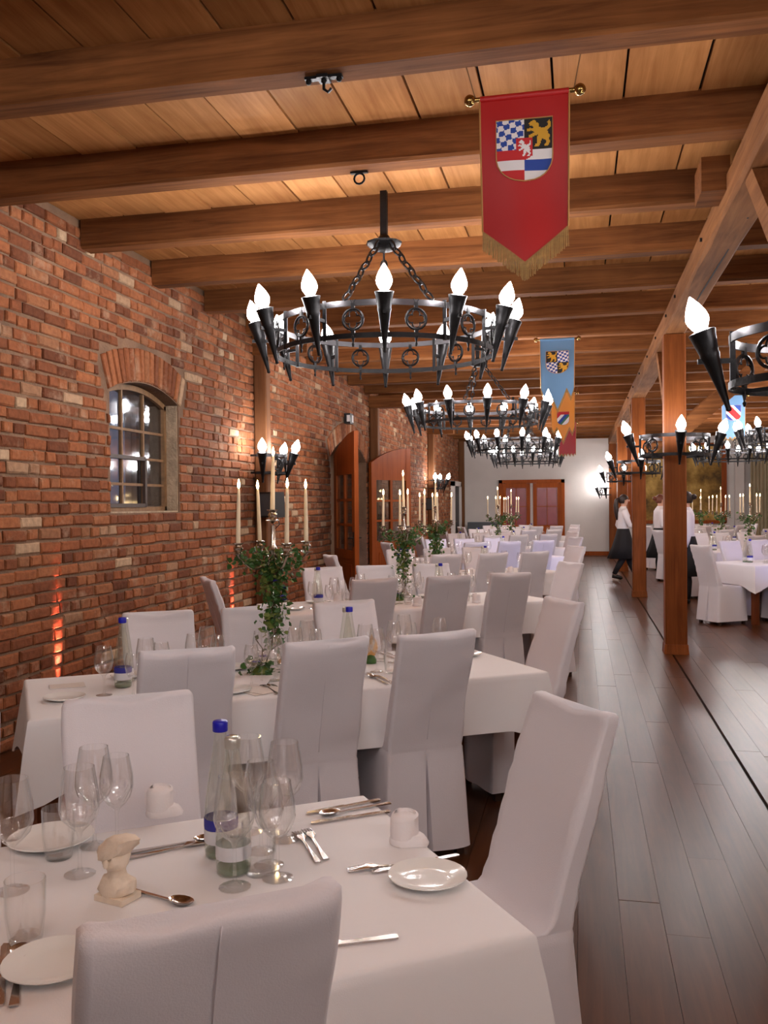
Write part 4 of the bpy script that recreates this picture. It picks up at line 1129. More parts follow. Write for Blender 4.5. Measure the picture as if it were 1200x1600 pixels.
def napkin_mesh():
    q = MB(); n = 44; R0, R1, R2, R3 = [], [], [], []
    for i in range(n):                      # rolled cloth: a spiral wall with thickness
        a = 2 * pi * 1.6 * i / (n - 1); r = 0.033 - 0.012 * i / (n - 1)
        h = 0.066 + 0.006 * sin(a * 0.8) + 0.006 * (i / n)
        for L, dr, z in ((R0, 0, 0.004), (R1, 0.0015, h - 0.003), (R2, -0.004, h), (R3, -0.006, 0.004)):
            L.append(((r + dr) * cos(a), (r + dr) * sin(a), z))
    for A, B in ((R0, R1), (R1, R2), (R2, R3)):
        q.add(A + B, [(i, i + 1, n + i + 1, n + i) for i in range(n - 1)])
    q.lathe([(0.0335, 0.004), (0.0345, 0.03), (0.0335, 0.058), (0.030, 0.0655), (0.018, 0.068), (0.002, 0.066)], 20)
    m_ = 20; A = [(0.036 * cos(2 * pi * i / m_) * (1.0 + 0.75 * max(0, cos(2 * pi * i / m_ - 0.5)) ** 6), 0.036 * sin(2 * pi * i / m_) * (1.0 + 0.5 * max(0, cos(2 * pi * i / m_ - 0.5)) ** 6)) for i in range(m_)]
    q.rings([[(x, y, 0.0) for x, y in A], [(x * 1.02, y * 1.02, 0.006) for x, y in A], [(x * 0.94, y * 0.94, 0.014) for x, y in A], [(x * 0.8, y * 0.8, 0.024) for x, y in A]])
    return q.mesh('rolled_napkin', M['napkin'], 55)
ME_NAP = napkin_mesh()
def bottle_parts():
    b = MB(); b.lathe([(0.034, 0.0), (0.037, 0.004), (0.038, 0.02), (0.038, 0.095), (0.036, 0.125), (0.029, 0.175), (0.021, 0.225), (0.0155, 0.262), (0.0135, 0.285), (0.0155, 0.288), (0.0155, 0.296), (0.013, 0.298)], 18, cap1=True)
    base = MB(); base.lathe([(0.033, 0.003), (0.036, 0.006), (0.0365, 0.016), (0.030, 0.020), (0.005, 0.024)], 18)
    lab = MB(); lab.lathe([(0.0384, 0.035), (0.0388, 0.037), (0.0388, 0.063), (0.0384, 0.065)], 18, cap0=False, cap1=False)
    lab2 = MB(); lab2.lathe([(0.0384, 0.066), (0.0388, 0.068), (0.0388, 0.088), (0.0384, 0.090)], 18, cap0=False, cap1=False)
    cap = MB(); cap.lathe([(0.0165, 0.285), (0.0175, 0.287), (0.0175, 0.306), (0.0155, 0.309), (0.003, 0.3095)], 16)
    foil = MB(); foil.lathe([(0.0166, 0.272), (0.018, 0.276), (0.018, 0.292), (0.0155, 0.296), (0.010, 0.297)], 16)
    return (b.mesh('glass_body', M['bottleglass'], 60), base.mesh('base', M['bottlebase'], 60), lab.mesh('paper_label', M['paperlabel'], 60), lab2.mesh('neck_label', M['bluelabel'], 60), cap.mesh('cap', M['cap'], 60), foil.mesh('neck_foil', M['silvercap'], 60))
BT = bottle_parts()
def bottle(x, y, label, capped=True, group=None, z=None):
    r = thing('water_bottle', label, 'bottle', (x, y, ZT if z is None else z), random.uniform(0, 6), group)
    place('glass_body', BT[0], r); place('base', BT[1], r); place('paper_label', BT[2], r)
    if capped: place('cap', BT[4], r, label='blue screw cap'); place('neck_label', BT[3], r, label='blue paper band')
    else: place('neck_foil', BT[5], r, label='silver neck ring')
    return r
def put(name, me, x, y, label, cat, group=None, rz=None, z=None):
    return tag(place(name, me, None, (x, y, ZT if z is None else z), random.uniform(0, 6.28) if rz is None else rz), label, cat, group)
def wine(x, y, label, kind='wine', group=None): return put('wine_glass', ME_WINE[kind], x, y, label, 'glass', group)
def tumbler(x, y, label, group=None): return put('water_tumbler', ME_TUMB, x, y, label, 'glass', group)

def floorpix(px, py, z):
    d = fw + (px - 600) / F_PX * rt2 + (800 - py) / F_PX * up2
    t = (z - EYE) / d.z
    return d.x * t, d.y * t

# ---------------------------------------------------------------- candelabra, candles, greenery
def leaf_cloud(q, c, n, spread, size, rnd, zr=None):
    for _ in range(n):
        if callable(spread): p = Vector(spread(rnd))
        else: p = Vector(c) + Vector((rnd.gauss(0, spread[0]), rnd.gauss(0, spread[1]), rnd.gauss(0, spread[2])))
        a = Vector((rnd.uniform(-1, 1), rnd.uniform(-1, 1), rnd.uniform(-0.9, 0.4))).normalized()
        b = a.cross(Vector((rnd.uniform(-1, 1), rnd.uniform(-1, 1), rnd.uniform(-1, 1)))).normalized(); nn = a.cross(b)
        s_ = size * rnd.uniform(0.7, 1.3)
        vs = [p, p + a * s_ * 0.35 + b * s_ * 0.45 + nn * s_ * 0.1, p + a * s_ * 0.7 + b * s_ * 0.3 - nn * s_ * 0.05, p + a * s_ * 1.1, p + a * s_ * 0.7 - b * s_ * 0.3 - nn * s_ * 0.05, p + a * s_ * 0.35 - b * s_ * 0.45 + nn * s_ * 0.1]
        q.add(vs, [(0, 1, 2), (0, 2, 3), (0, 3, 4), (0, 4, 5)])
def flower(parent, c, r, m_, nm, rnd, n=9):
    q = MB(); c = Vector(c)
    for ring_, rr, up_ in ((n, r, 0.1), (n - 3, r * 0.65, 0.5)):
        for k in range(ring_):
            a = 2 * pi * k / ring_ + rnd.random(); d = Vector((cos(a), sin(a), up_)).normalized(); s_ = Vector((-sin(a), cos(a), 0))
            q.add([c, c + d * rr * 0.6 + s_ * rr * 0.32, c + d * rr + Vector((0, 0, rr * 0.15)), c + d * rr * 0.6 - s_ * rr * 0.32], [(0, 1, 2, 3)])
    q.ball(c + Vector((0, 0, r * 0.12)), r * 0.22, 6, 4)
    q.obj(nm, m_, parent)
def candle_meshes():
    q = MB(); q.lathe([(0.0115, 0.0), (0.0115, 0.02), (0.0085, 0.24), (0.006, 0.272), (0.001, 0.275)], 10)
    wk = MB(); wk.tube([(0, 0, 0.27), (0.001, 0, 0.286)], 0.0012, 5)
    fl = MB(); fl.lathe([(0.001, 0.274), (0.006, 0.282), (0.0075, 0.292), (0.005, 0.306), (0.001, 0.322)], 8)
    return q.mesh('candle', M['wax'], 60), wk.mesh('wick', M['wick']), fl.mesh('flame', M['flame'], 180)
CN = candle_meshes()
def candelabra(x, y, rot, where, seed, detail=True, ivy=380, z0=None):
    rnd = random.Random(seed); z0 = ZT if z0 is None else z0
    root = thing('candelabra', 'tall silver five-armed candelabra on the %s' % where, 'candelabra', (x, y, z0), rot, 'silver candelabra')
    q = MB(); q.lathe([(0.075, 0.0), (0.078, 0.006), (0.06, 0.016), (0.032, 0.03), (0.016, 0.06), (0.022, 0.075), (0.013, 0.10), (0.011, 0.30), (0.018, 0.32), (0.011, 0.34), (0.012, 0.55), (0.026, 0.575), (0.014, 0.60), (0.012, 0.70)], 14); q.obj('stem', M['silver'], root, smooth=50)
    def cup(c, pz):
        q = MB(); q.lathe([(0.006, -0.045), (0.016, -0.035), (0.036, -0.031), (0.036, -0.028), (0.012, -0.024), (0.022, -0.008), (0.024, 0.0), (0.015, 0.014), (0.028, 0.022), (0.029, 0.025), (0.013, 0.026)], 12, (c[0], c[1], pz)); q.obj('candle_cup', M['silver'], root, smooth=40)
    for k in range(4):
        a = pi / 2 * k; r = 0.185
        q = MB(); q.tube([(r * t * cos(a), r * t * sin(a), 0.560 - 0.077 * sin(t * pi) - 0.010 * t * t) for t in [i / 12 for i in range(13)]], 0.006, 6)
        q.tube([((0.09 + 0.03 * cos(t)) * cos(a), (0.09 + 0.03 * cos(t)) * sin(a), 0.515 + 0.03 * sin(t)) for t in [i * 0.5 for i in range(11)]], 0.004, 5); q.obj('arm', M['silver'], root, smooth=60)
        cup((r * cos(a), r * sin(a)), 0.590)
    cup((0, 0), 0.755)
    # candles are held by the cups: things of their own
    spots = [(0, 0, 0.779)] + [(0.185 * cos(pi / 2 * k), 0.185 * sin(pi / 2 * k), 0.614) for k in range(4)]
    wc = []
    for sx, sy, sz in spots:
        wx, wy = x + sx * cos(rot) - sy * sin(rot), y + sx * sin(rot) + sy * cos(rot)
        d = Vector((wx, wy, 0)); wc.append((wx, wy, z0 + sz, d.dot(rt2) / d.dot(fw)))
    order = sorted(range(1, 5), key=lambda i: wc[i][3]); names = {0: 'tall middle'}
    for nme, i in zip(('leftmost', 'inner left', 'inner right', 'rightmost'), order): names[i] = nme
    for i, (wx, wy, wz, _) in enumerate(wc):
        c = thing('taper_candle', 'lit ivory taper candle, %s in the candelabra on the %s' % (names[i], where), 'candle', (wx, wy, wz), rnd.uniform(0, 6), 'lit taper candles')
        c.rotation_euler = (rnd.uniform(-0.025, 0.025), rnd.uniform(-0.025, 0.025), rnd.uniform(0, 6))
        if i == 0: c.scale = (1.05, 1.05, 1.0)
        place('shaft', CN[0], c)
        if detail: place('wick', CN[1], c)
        place('flame', CN[2], c)
    # ivy wound round the stem
    g = thing('ivy_garland', 'green ivy wound around the candelabra on the %s' % where, 'plant', (x, y, z0), rot, 'ivy garlands')
    q = MB(); q.tube([(0.024 * cos(t * 1.4), 0.024 * sin(t * 1.4), 0.04 + t * 0.033) for t in [i * 0.5 for i in range(31)]], 0.004, 5); q.obj('vine', M['stem'], g)
    def sp(r):
        z = r.triangular(0.02, 0.60, 0.50); wd = 0.038 + 0.075 * max(0, (z - 0.36) / 0.24) ** 1.3
        a = r.uniform(0, 2 * pi); d = abs(r.gauss(0, wd)) + 0.008
        return (d * cos(a), d * sin(a), z)
    sz = 0.030 if detail else 0.042
    q = MB(); leaf_cloud(q, None, int(ivy * 0.7), sp, sz, rnd); q.obj('ivy_leaves', M['leafg'], g, kind='stuff')
    q = MB(); leaf_cloud(q, None, int(ivy * 0.3), sp, sz, rnd); q.obj('young_leaves', M['leafy'], g, kind='stuff')
    q = MB()
    for k in range(3):
        a = 0.9 + 2.1 * k; c = (0.14 * cos(a), 0.14 * sin(a), 0.535); leaf_cloud(q, c, 45 if detail else 20, (0.035, 0.035, 0.03), sz, rnd)
    q.obj('hanging_sprigs', M['leafg'], g, kind='stuff')
    if detail:
        for k in range(6): a = rnd.uniform(0, 6.28); flower(g, (0.06 * cos(a), 0.06 * sin(a), 0.32 + 0.02 * k), 0.022, M['flowerb'], 'blue_flower', rnd)
        for k in range(4): a = rnd.uniform(0, 6.28); flower(g, (0.07 * cos(a), 0.07 * sin(a), 0.24 + 0.07 * k), 0.02, M['flowerw'], 'white_flower', rnd)
    return root
def posy(x, y, label, seed, z=None):
    rnd = random.Random(seed); z = ZT if z is None else z
    g = thing('flower_arrangement', label, 'flowers', (x, y, z), rnd.uniform(0, 6), 'small flower arrangements')
    q = MB(); q.lathe([(0.05, 0), (0.055, 0.01), (0.04, 0.03), (0.01, 0.035)], 12); q.obj('moss', M['leafy'], g, smooth=60)
    q = MB(); leaf_cloud(q, (0, 0, 0.04), 60, (0.05, 0.05, 0.02), 0.035, rnd); q.obj('leaves', M['leafg'], g, kind='stuff')
    flower(g, (0.035, 0.0, 0.05), 0.036, M['flowerw'], 'cream_rose', rnd, 11); flower(g, (-0.04, 0.02, 0.05), 0.03, M['flowerw'], 'cream_rose', rnd, 11)
    flower(g, (0.0, 0.05, 0.07), 0.028, M['flowerb'], 'blue_flower', rnd); flower(g, (-0.01, -0.045, 0.06), 0.026, M['flowerb'], 'blue_flower', rnd)
    for k in range(2):
        a = rnd.uniform(0, 6.28); q = MB(); q.tube([(0.02 * cos(a), 0.02 * sin(a), 0.03), (0.05 * cos(a), 0.05 * sin(a), 0.11), (0.10 * cos(a + 0.4), 0.10 * sin(a + 0.4), 0.15)], 0.003, 5); q.obj('twig', M['stem'], g)

# ================================================================ FURNISH THE HALL
for i, (cx, cy_) in enumerate(TAB):
    table(cx, cy_, i, TNAME[i])
    if i == 0: seats(cx, cy_, TSHORT[0], 0, near=(2,), far=(0, 1, 2), ends=('r',), jit=0.0)
    elif i == 1: seats(cx, cy_, TSHORT[1], 1, jit=0.008, ends=('r',))
    else: seats(cx, cy_, TSHORT[i], i)
for i, (cx, cy_) in enumerate(RTAB):
    table(cx, cy_, i, RNAME[i]); seats(cx, cy_, RSHORT[i], 10 + i)

# ---- front table: placed one by one
def fp(px, py): return floorpix(px, py, ZT)
def cutlery(me, nm, a, b, label, z=None):
    """a: pixel of the handle end, b: pixel of the tip, both on the cloth"""
    (x0, y0), (x1, y1) = fp(*a), fp(*b)
    put(nm, me, (x0 + x1) / 2, (y0 + y1) / 2, label, 'cutlery', 'cutlery on the front table', atan2(y1 - y0, x1 - x0), z)
x, y = fp(668, 1376); put('side_plate', ME_PLATE, x, y, 'round white side plate at the right corner of the front table', 'plate')
x, y = fp(632, 1316); put('rolled_napkin', ME_NAP, x, y, 'white rolled napkin beside the side plate, right corner of front table', 'napkin', 'rolled napkins', -0.6)
x, y = fp(250, 1272); put('rolled_napkin', ME_NAP, x, y, 'white rolled napkin at the far edge of the front table, left', 'napkin', 'rolled napkins', -0.2)
x, y = fp(82, 1512); put('side_plate', ME_PLATE, x, y, 'white side plate at the lower left, partly behind the near chair', 'plate')
x, y = fp(80, 1316); put('dinner_plate', ME_BPLATE, x, y, 'white plate behind the left group of glasses on front table', 'plate')
cutlery(ME_KNIFE, 'knife', (712, 1338), (590, 1362), 'dinner knife lying across the rim of the right side plate')
cutlery(ME_FORK, 'fork', (690, 1348), (535, 1362), 'fork pointing left, above the right side plate')
cutlery(ME_KNIFE, 'knife', (612, 1268), (487, 1287), 'nearer knife of the pair near the far corner of front table')
cutlery(ME_SPOON, 'spoon', (600, 1258), (512, 1274), 'soup spoon between the knives near the far corner')
cutlery(ME_KNIFE, 'knife', (596, 1250), (480, 1272), 'farther knife of the pair near the far corner of front table')
cutlery(ME_FORK, 'fork', (512, 1348), (476, 1294), 'dessert fork lying right of the glass cluster')
cutlery(ME_FORK, 'fork', (498, 1350), (462, 1300), 'second dessert fork, closest to the glass cluster')
cutlery(ME_SPOON, 'spoon', (210, 1333), (330, 1312), 'long spoon left of the bottles, bowl towards them')
cutlery(ME_FORK, 'fork', (212, 1340), (318, 1318), 'fork under the long spoon left of the bottles')
cutlery(ME_SPOON, 'spoon', (205, 1392), (272, 1410), 'small spoon beside the cream plaster bust')
cutlery(ME_SPOON, 'spoon', (22, 1572), (32, 1485), 'spoon standing out at the lower left edge of the picture')
cutlery(ME_KNIFE, 'knife', (-2, 1575), (10, 1478), 'knife at the lower left picture edge beside the spoon')
cutlery(ME_KNIFE, 'knife', (560, 1472), (508, 1478), 'knife half hidden behind the near chair back')
x, y = fp(365, 1362); bottle(x, y, 'clear open water bottle with white label on the front table', False)
x, y = fp(346, 1336); bottle(x, y, 'water bottle with blue cap, behind the clear bottle on front table', True)
for px, py, k, lb in ((125, 1366, 'tall', 'tall wine glass with foot seen clearly, left of the bust'), (183, 1318, 'wine', 'wine glass directly behind the plaster bust'), (148, 1322, 'tall', 'tallest wine glass of the left cluster on front table'),
                      (20, 1392, 'tall', 'wine glass at the far left, behind the big tumbler'), (367, 1386, 'tall', 'wine glass in front of the clear water bottle'), (434, 1372, 'wine', 'wine glass right of the bottles, foot fully visible'),
                      (408, 1330, 'wine', 'wine glass just behind the right bottle cluster'), (446, 1312, 'tall', 'tall wine glass at the back right of the cluster'), (388, 1300, 'tall', 'wine glass farthest back beside the bottle neck'), (420, 1352, 'small', 'small wine glass in the middle of the right cluster')):
    x, y = fp(px, py); wine(x, y, lb, k, 'glasses on the front table')
x, y = fp(40, 1470); tumbler(x, y, 'large clear water tumbler at the left picture edge', 'glasses on the front table')
x, y = fp(92, 1340); tumbler(x, y, 'water tumbler left of the tall wine glasses', 'glasses on the front table')
x, y = fp(405, 1365); tumbler(x, y, 'water tumbler between the clear bottle and the wine glasses', 'glasses on the front table')
# cream plaster bust
x, y = fp(184, 1404); bt = thing('plaster_bust', 'small cream plaster bust with a sloping hat on the front table', 'figurine', (x, y, ZT), RAD(-15))
def lump(R_, so, amp):
    return [[(px * (1 + amp * noise.noise((px * 40, py * 40 + so, pz * 40))), py * (1 + amp * noise.noise((px * 40 + 9, py * 40 + so, pz * 40))), pz) for px, py, pz in r] for r in R_]
def oval(rx, ry, z, cx=0, cy_=0, n=18, tilt=0.0): return [(cx + rx * cos(2 * pi * i / n), cy_ + ry * sin(2 * pi * i / n), z + tilt * cos(2 * pi * i / n)) for i in range(n)]
q = MB()
q.box((0, 0, 0.006), (0.074, 0.056, 0.012)); q.rings(lump([oval(0.034, 0.027, 0.010), oval(0.042, 0.031, 0.020), oval(0.044, 0.030, 0.034), oval(0.038, 0.025, 0.044), oval(0.022, 0.019, 0.050), oval(0.017, 0.017, 0.060), oval(0.017, 0.018, 0.068)], 0, 0.45)); q.obj('shoulders', M['plasterbust'], bt, smooth=50)
q = MB(); q.rings(lump([oval(0.010, 0.012, 0.060), oval(0.021, 0.024, 0.066, 0.002, -0.003), oval(0.026, 0.029, 0.078, 0.002, -0.003), oval(0.028, 0.030, 0.090), oval(0.024, 0.026, 0.102), oval(0.012, 0.012, 0.108)], 3, 0.45))
q.ball((0.002, -0.034, 0.082), 0.007, 8, 5, (0.8, 1, 1.3)); q.obj('head', M['plasterbust'], bt, smooth=60)
q = MB(); q.rings(lump([oval(0.033, 0.032, 0.088, -0.002, 0, tilt=0.012), oval(0.044, 0.036, 0.096, 0.004, 0, tilt=0.022), oval(0.046, 0.036, 0.106, 0.006, 0, tilt=0.024), oval(0.036, 0.030, 0.117, 0.0, 0, tilt=0.016), oval(0.022, 0.020, 0.126, -0.004, 0, tilt=0.008), oval(0.003, 0.003, 0.129, -0.006, 0)], 7, 0.5))
for k in range(5): q.tube([(-0.030 + 0.002 * k, -0.010 + 0.006 * k, 0.105), (-0.040, -0.008 + 0.006 * k, 0.092), (-0.038, -0.006 + 0.006 * k, 0.078)], [0.006, 0.007, 0.003], 6)
q.obj('hat_and_curls', M['plasterbust'], bt, smooth=55)

# ---- generic places on the other tables
def lay(i, cx, cy_, nm, level, skip_near=False):
    rr = random.Random(500 + i); j = lambda s_: rr.uniform(-s_, s_)
    for sd, side in ((-1, 'near'), (1, 'far')):
        for k, pn in enumerate(('left', 'middle', 'right')):
            u0 = US[k] + j(0.02) + (0.03 if sd > 0 else 0); sg = sd
            def P(du, dv): return loc2w(cx, cy_, u0 - du * sg, sg * (0.43 - dv))
            seat = '%s %s seat of %s' % (side, pn, nm)
            x, y = P(-0.14, 0.30); wine(x, y, 'tall stemmed wine glass at the ' + seat, 'tall', 'wine glasses on the ' + nm)
            x, y = P(-0.07, 0.33); wine(x, y, 'medium stemmed wine glass at the ' + seat, 'wine', 'wine glasses on the ' + nm)
            if level < 3:
                x, y = P(-0.20, 0.25); wine(x, y, 'small stemmed wine glass at the ' + seat, 'small', 'wine glasses on the ' + nm)
                x, y = P(-0.02, 0.27); tumbler(x, y, 'water tumbler at the ' + seat, 'water tumblers on the ' + nm)
                ra = TA + (pi / 2 if sd < 0 else -pi / 2)
                x, y = P(0.20, 0.16); put('side_plate', ME_PLATE, x, y, 'white side plate at the ' + seat, 'plate', 'side plates on the ' + nm)
                x, y = P(0.0, 0.13); put('rolled_napkin', ME_NAP, x, y, 'white rolled napkin at the ' + seat, 'napkin', 'rolled napkins')
                if level == 1 or sd > 0:
                    for du, me, n_ in ((-0.11, ME_KNIFE, 'knife'), (-0.145, ME_SPOON, 'spoon'), (0.09, ME_FORK, 'fork')):
                        x, y = P(du, 0.125); put(n_, me, x, y, 'polished %s at the %s' % (n_, seat), 'cutlery', 'cutlery on the ' + nm, ra)
            elif level == 3:
                x, y = P(0.0, 0.13); put('rolled_napkin', ME_NAP, x, y, 'white rolled napkin at the ' + seat, 'napkin', 'rolled napkins')
    for e, en in ((1, 'aisle'), (-1, 'left')):
        if level >= 3 and e < 0: continue
        x, y = loc2w(cx, cy_, e * (1.145 - 0.30), 0.10 * e); wine(x, y, 'stemmed wine glass at the %s end of %s' % (en, nm), 'wine', 'wine glasses on the ' + nm)
        if level < 3:
            x, y = loc2w(cx, cy_, e * (1.145 - 0.14), 0.0 + 0.12 * e); put('side_plate', ME_PLATE, x, y, 'white side plate at the %s end of %s' % (en, nm), 'plate', 'side plates on the ' + nm)
    for u, v, bn in ((-0.75, 0.05, 'left pair'), (0.30, -0.02, 'right pair')):
        x, y = loc2w(cx, cy_, u, v); bottle(x, y, 'capped water bottle, front one of %s on the %s' % (bn, nm), True, 'water bottles')
        x, y = loc2w(cx, cy_, u + 0.02, v + 0.10); bottle(x, y, 'open water bottle, rear one of %s on the %s' % (bn, nm), False, 'water bottles')
LEVEL = [None, 1, 2, 3, 3, 4, 4, 4]
for i, (cx, cy_) in enumerate(TAB):
    if i: lay(i, cx, cy_, TSHORT[i], LEVEL[i])
for i, (cx, cy_) in enumerate(RTAB): lay(10 + i, cx, cy_, RSHORT[i], 3 if i == 0 else 4)
x, y = fp(428, 1035); candelabra(x, y, RAD(41), TSHORT[1], 1, True, 640)
x, y = fp(632, 930); candelabra(x, y, RAD(22), TSHORT[2], 2, True, 460)
x, y = floorpix(697, 866, ZT); candelabra(-1.64, 10.35, RAD(17), TSHORT[3], 3, False, 300)
candelabra(-1.42, 16.1, RAD(15), TSHORT[5], 4, False, 120); candelabra(-1.40, 19.0, RAD(60), TSHORT[6], 5, False, 120)
for k, (cx, cy_) in enumerate(RTAB[1:]): candelabra(cx - 0.02, cy_, RAD(25 + 30 * k), RSHORT[k + 1], 10 + k, False, 130)
x, y = fp(408, 1052); posy(x, y, 'cream and blue flower arrangement at the foot of the second-table candelabra', 31)
x, y = fp(622, 938); posy(x, y, 'white and violet flowers at the foot of the third-table candelabra', 32)
# papers, standing cards, decorations on the second table
x, y = fp(402, 1078); q = MB(); q.box((0, 0, 0.001), (0.15, 0.21, 0.002)); q.box((0.01, 0.005, 0.004), (0.15, 0.21, 0.002), rz=0.2)
mc = thing('menu_card', 'folded cream menu card lying left of the near middle chair', 'paper', (x, y, ZT), TA + 0.3); q.obj('sheet', M['paper'], mc)
x, y = fp(392, 1066); tag(place('napkin_folded', None) if False else q.obj('folded_napkin', M['napkin'], None, loc=(x, y, ZT + 0.006)), 'flat folded napkin beneath the candelabra on the second table', 'napkin')
x, y = fp(579, 1036); dl = thing('leaf_decoration', 'upright dry tan leaf on a mossy base, second left table', 'decoration', (x, y, ZT), 0.4)
q = MB(); q.lathe([(0.030, 0), (0.032, 0.015), (0.022, 0.035), (0.006, 0.042)], 12); q.obj('moss_base', M['leafg'], dl, smooth=60)
q = MB(); R_ = []
for i in range(9):
    t = i / 8; wv = 0.026 * sin(pi * (0.15 + 0.85 * t) ** 0.9) + 0.002; cx_ = 0.012 * sin(t * 2.5)
    R_.append([(cx_ - wv, 0.006 * sin(t * 3), 0.03 + 0.115 * t), (cx_, -0.007 + 0.006 * sin(t * 3), 0.03 + 0.115 * t), (cx_ + wv, 0.006 * sin(t * 3), 0.03 + 0.115 * t), (cx_, 0.006 + 0.006 * sin(t * 3), 0.03 + 0.115 * t)])
q.rings(R_); q.obj('dry_leaf', M['dryleaf'], dl, smooth=60)
x, y = fp(105, 1072); mc = thing('menu_card', 'cream menu card at the left end of the second table', 'paper', (x, y, ZT), TA); q = MB(); q.box((0, 0, 0.0015), (0.15, 0.10, 0.003)); q.obj('sheet', M['paper'], mc)
# red flower pot and dark bench by the end wall
b_ = thing('bench', 'low dark grey bench against the white end wall', 'bench', (-2.75, 26.6, 0))
q = MB(); q.box((0, 0, 0.86), (0.95, 0.45, 0.30)); q.obj('backrest', M['greyplastic'], b_)
q = MB(); q.box((0, -0.2, 0.42), (0.95, 0.5, 0.08)); q.obj('seat', M['greyplastic'], b_)
for sx in (-0.42, 0.42):
    for sy in (-0.38, 0.15): q = MB(); q.box((sx, sy, 0.2), (0.05, 0.05, 0.4)); q.obj('leg', M['black'], b_)
    q = MB(); q.box((sx, 0.15, 0.6), (0.05, 0.05, 0.5)); q.obj('support', M['black'], b_)
# ================================================================ PEOPLE
def skin_body(name, verts, edges, radii, m_, parent, root_i=0, levels=2):
    me = bpy.data.meshes.new(name); me.from_pydata(verts, edges, []); me.update(); me.materials.append(m_)
    o = place(name, me, parent)
    md = o.modifiers.new('skin', 'SKIN'); md.use_smooth_shade = True
    if not me.skin_vertices: me.skin_vertices.new(name='skin')
    for i, r in enumerate(radii):
        rr = r if isinstance(r, tuple) else (r, r)
        me.skin_vertices[0].data[i].radius = rr
        me.skin_vertices[0].data[i].use_root = (i == root_i)
    sb = o.modifiers.new('sub', 'SUBSURF'); sb.levels = levels; sb.render_levels = levels
    return o
def person(label, loc, rz, hair, pose, ponytail=True, bow=False):
    """faces local +y, about 1.7 m tall; pose holds the limb joints"""
    root = thing('person', label, 'person', loc, rz)
    V, E_, Rr = [], [], []
    def v(p, r): V.append(p); Rr.append(r); return len(V) - 1
    def chain(ps, start=None):
        last = start
        for p, r in ps:
            i = v(p, r)
            if last is not None: E_.append((last, i))
            last = i
        return last
    pel = v((0, 0, 0.95), (0.135, 0.10)); sp1 = v((0, 0.01, 1.10), (0.11, 0.085)); sp2 = v((0, 0.015, 1.26), (0.13, 0.09)); sp3 = v((0, 0.0, 1.38), (0.105, 0.07)); nk = v((0, 0.01, 1.46), 0.048); hb = v((0, 0.025, 1.54), (0.062, 0.07)); hm = v((0, 0.03, 1.61), (0.072, 0.088)); ht = v((0, 0.02, 1.67), (0.055, 0.065))
    E_ += [(pel, sp1), (sp1, sp2), (sp2, sp3), (sp3, nk), (nk, hb), (hb, hm), (hm, ht)]
    for sg in (-1, 1):
        P = pose['R' if sg > 0 else 'L']
        sh = v((sg * 0.16, 0.0, 1.36), 0.055); E_.append((sp3, sh))
        el, wr = Vector(P['elbow']), Vector(P['wrist']); d = (wr - el).normalized()
        last = chain([(tuple(el), 0.040), (tuple((el + wr) / 2), 0.037), (tuple(wr), 0.026)], sh)
        palm = wr + d * 0.06; last = chain([(tuple(wr + d * 0.025), (0.022, 0.018)), (tuple(palm), (0.032, 0.016)), (tuple(palm + d * 0.03), (0.030, 0.013))], last)
        side = d.cross(Vector((0, 0, 1))); side = side.normalized() if side.length > 0.1 else Vector((0, 1, 0)); nrm = side.cross(d)
        for k, L in enumerate((0.062, 0.072, 0.067, 0.052)):
            b0 = palm + d * 0.02 + side * (0.027 - 0.018 * k)
            chain([(tuple(b0), 0.009), (tuple(b0 + d * L * 0.55 - nrm * 0.006), 0.0085), (tuple(b0 + d * L * 0.95 - nrm * 0.022), 0.007)])
        b0 = wr + d * 0.035 + side * 0.02; chain([(tuple(b0), 0.011), (tuple(b0 + side * 0.03 + d * 0.02), 0.0095), (tuple(b0 + side * 0.038 + d * 0.05), 0.008)])
        hip = v((sg * 0.085, 0, 0.90), 0.095); E_.append((pel, hip))
        kn, an, to = P['knee'], P['ankle'], P['toe']
        chain([(tuple((Vector((sg * 0.085, 0, 0.90)) + Vector(kn)) / 2), 0.080), (kn, 0.058), (tuple(Vector(kn) * 0.6 + Vector(an) * 0.4 + Vector((0, -0.012, 0))), 0.056), (an, 0.036), (tuple(Vector(an) * 0.5 + Vector(to) * 0.5 + Vector((0, 0, -0.02))), (0.036, 0.028)), (to, (0.034, 0.02))], hip)
    skin_body('body', V, E_, Rr, M['skin'], root, 0, 2)
    # face: nose, ears, eyes, mouth
    q = MB(); q.ball((0, 0.118, 1.592), 0.013, 8, 6, (0.8, 1.3, 1.6)); q.ball((-0.074, 0.02, 1.60), 0.018, 8, 6, (0.4, 0.8, 1.3)); q.ball((0.074, 0.02, 1.60), 0.018, 8, 6, (0.4, 0.8, 1.3)); q.obj('nose_and_ears', M['skin'], root, smooth=180)
    q = MB()
    for sg in (-1, 1): q.ball((sg * 0.032, 0.099, 1.612), 0.009, 8, 6)
    q.obj('eyes', M['shoe'], root, smooth=180)
    q = MB(); q.ball((0, 0.108, 1.556), 0.014, 8, 6, (1.3, 0.5, 0.45)); q.obj('mouth', M['ered'], root, smooth=180)
    # hair cap and ponytail
    q = MB(); R_ = []
    for i in range(9):
        t = i / 8; z = 1.535 + 0.185 * t; k = sqrt(max(0.02, 1 - ((z - 1.60) / 0.122) ** 2))
        fr = 0.118 - 0.10 * max(0, 1 - t * 1.6)
        R_.append([((0.088 * k) * cos(a), 0.012 + ((0.100 if sin(a) < 0 else min(fr, 0.106)) * k) * sin(a) - (0.02 if sin(a) > 0 and t < 0.5 else 0), z) for a in [2 * pi * n_ / 20 for n_ in range(20)]])
    q.rings(R_); q.obj('hair', hair, root, smooth=180)
    q = MB()
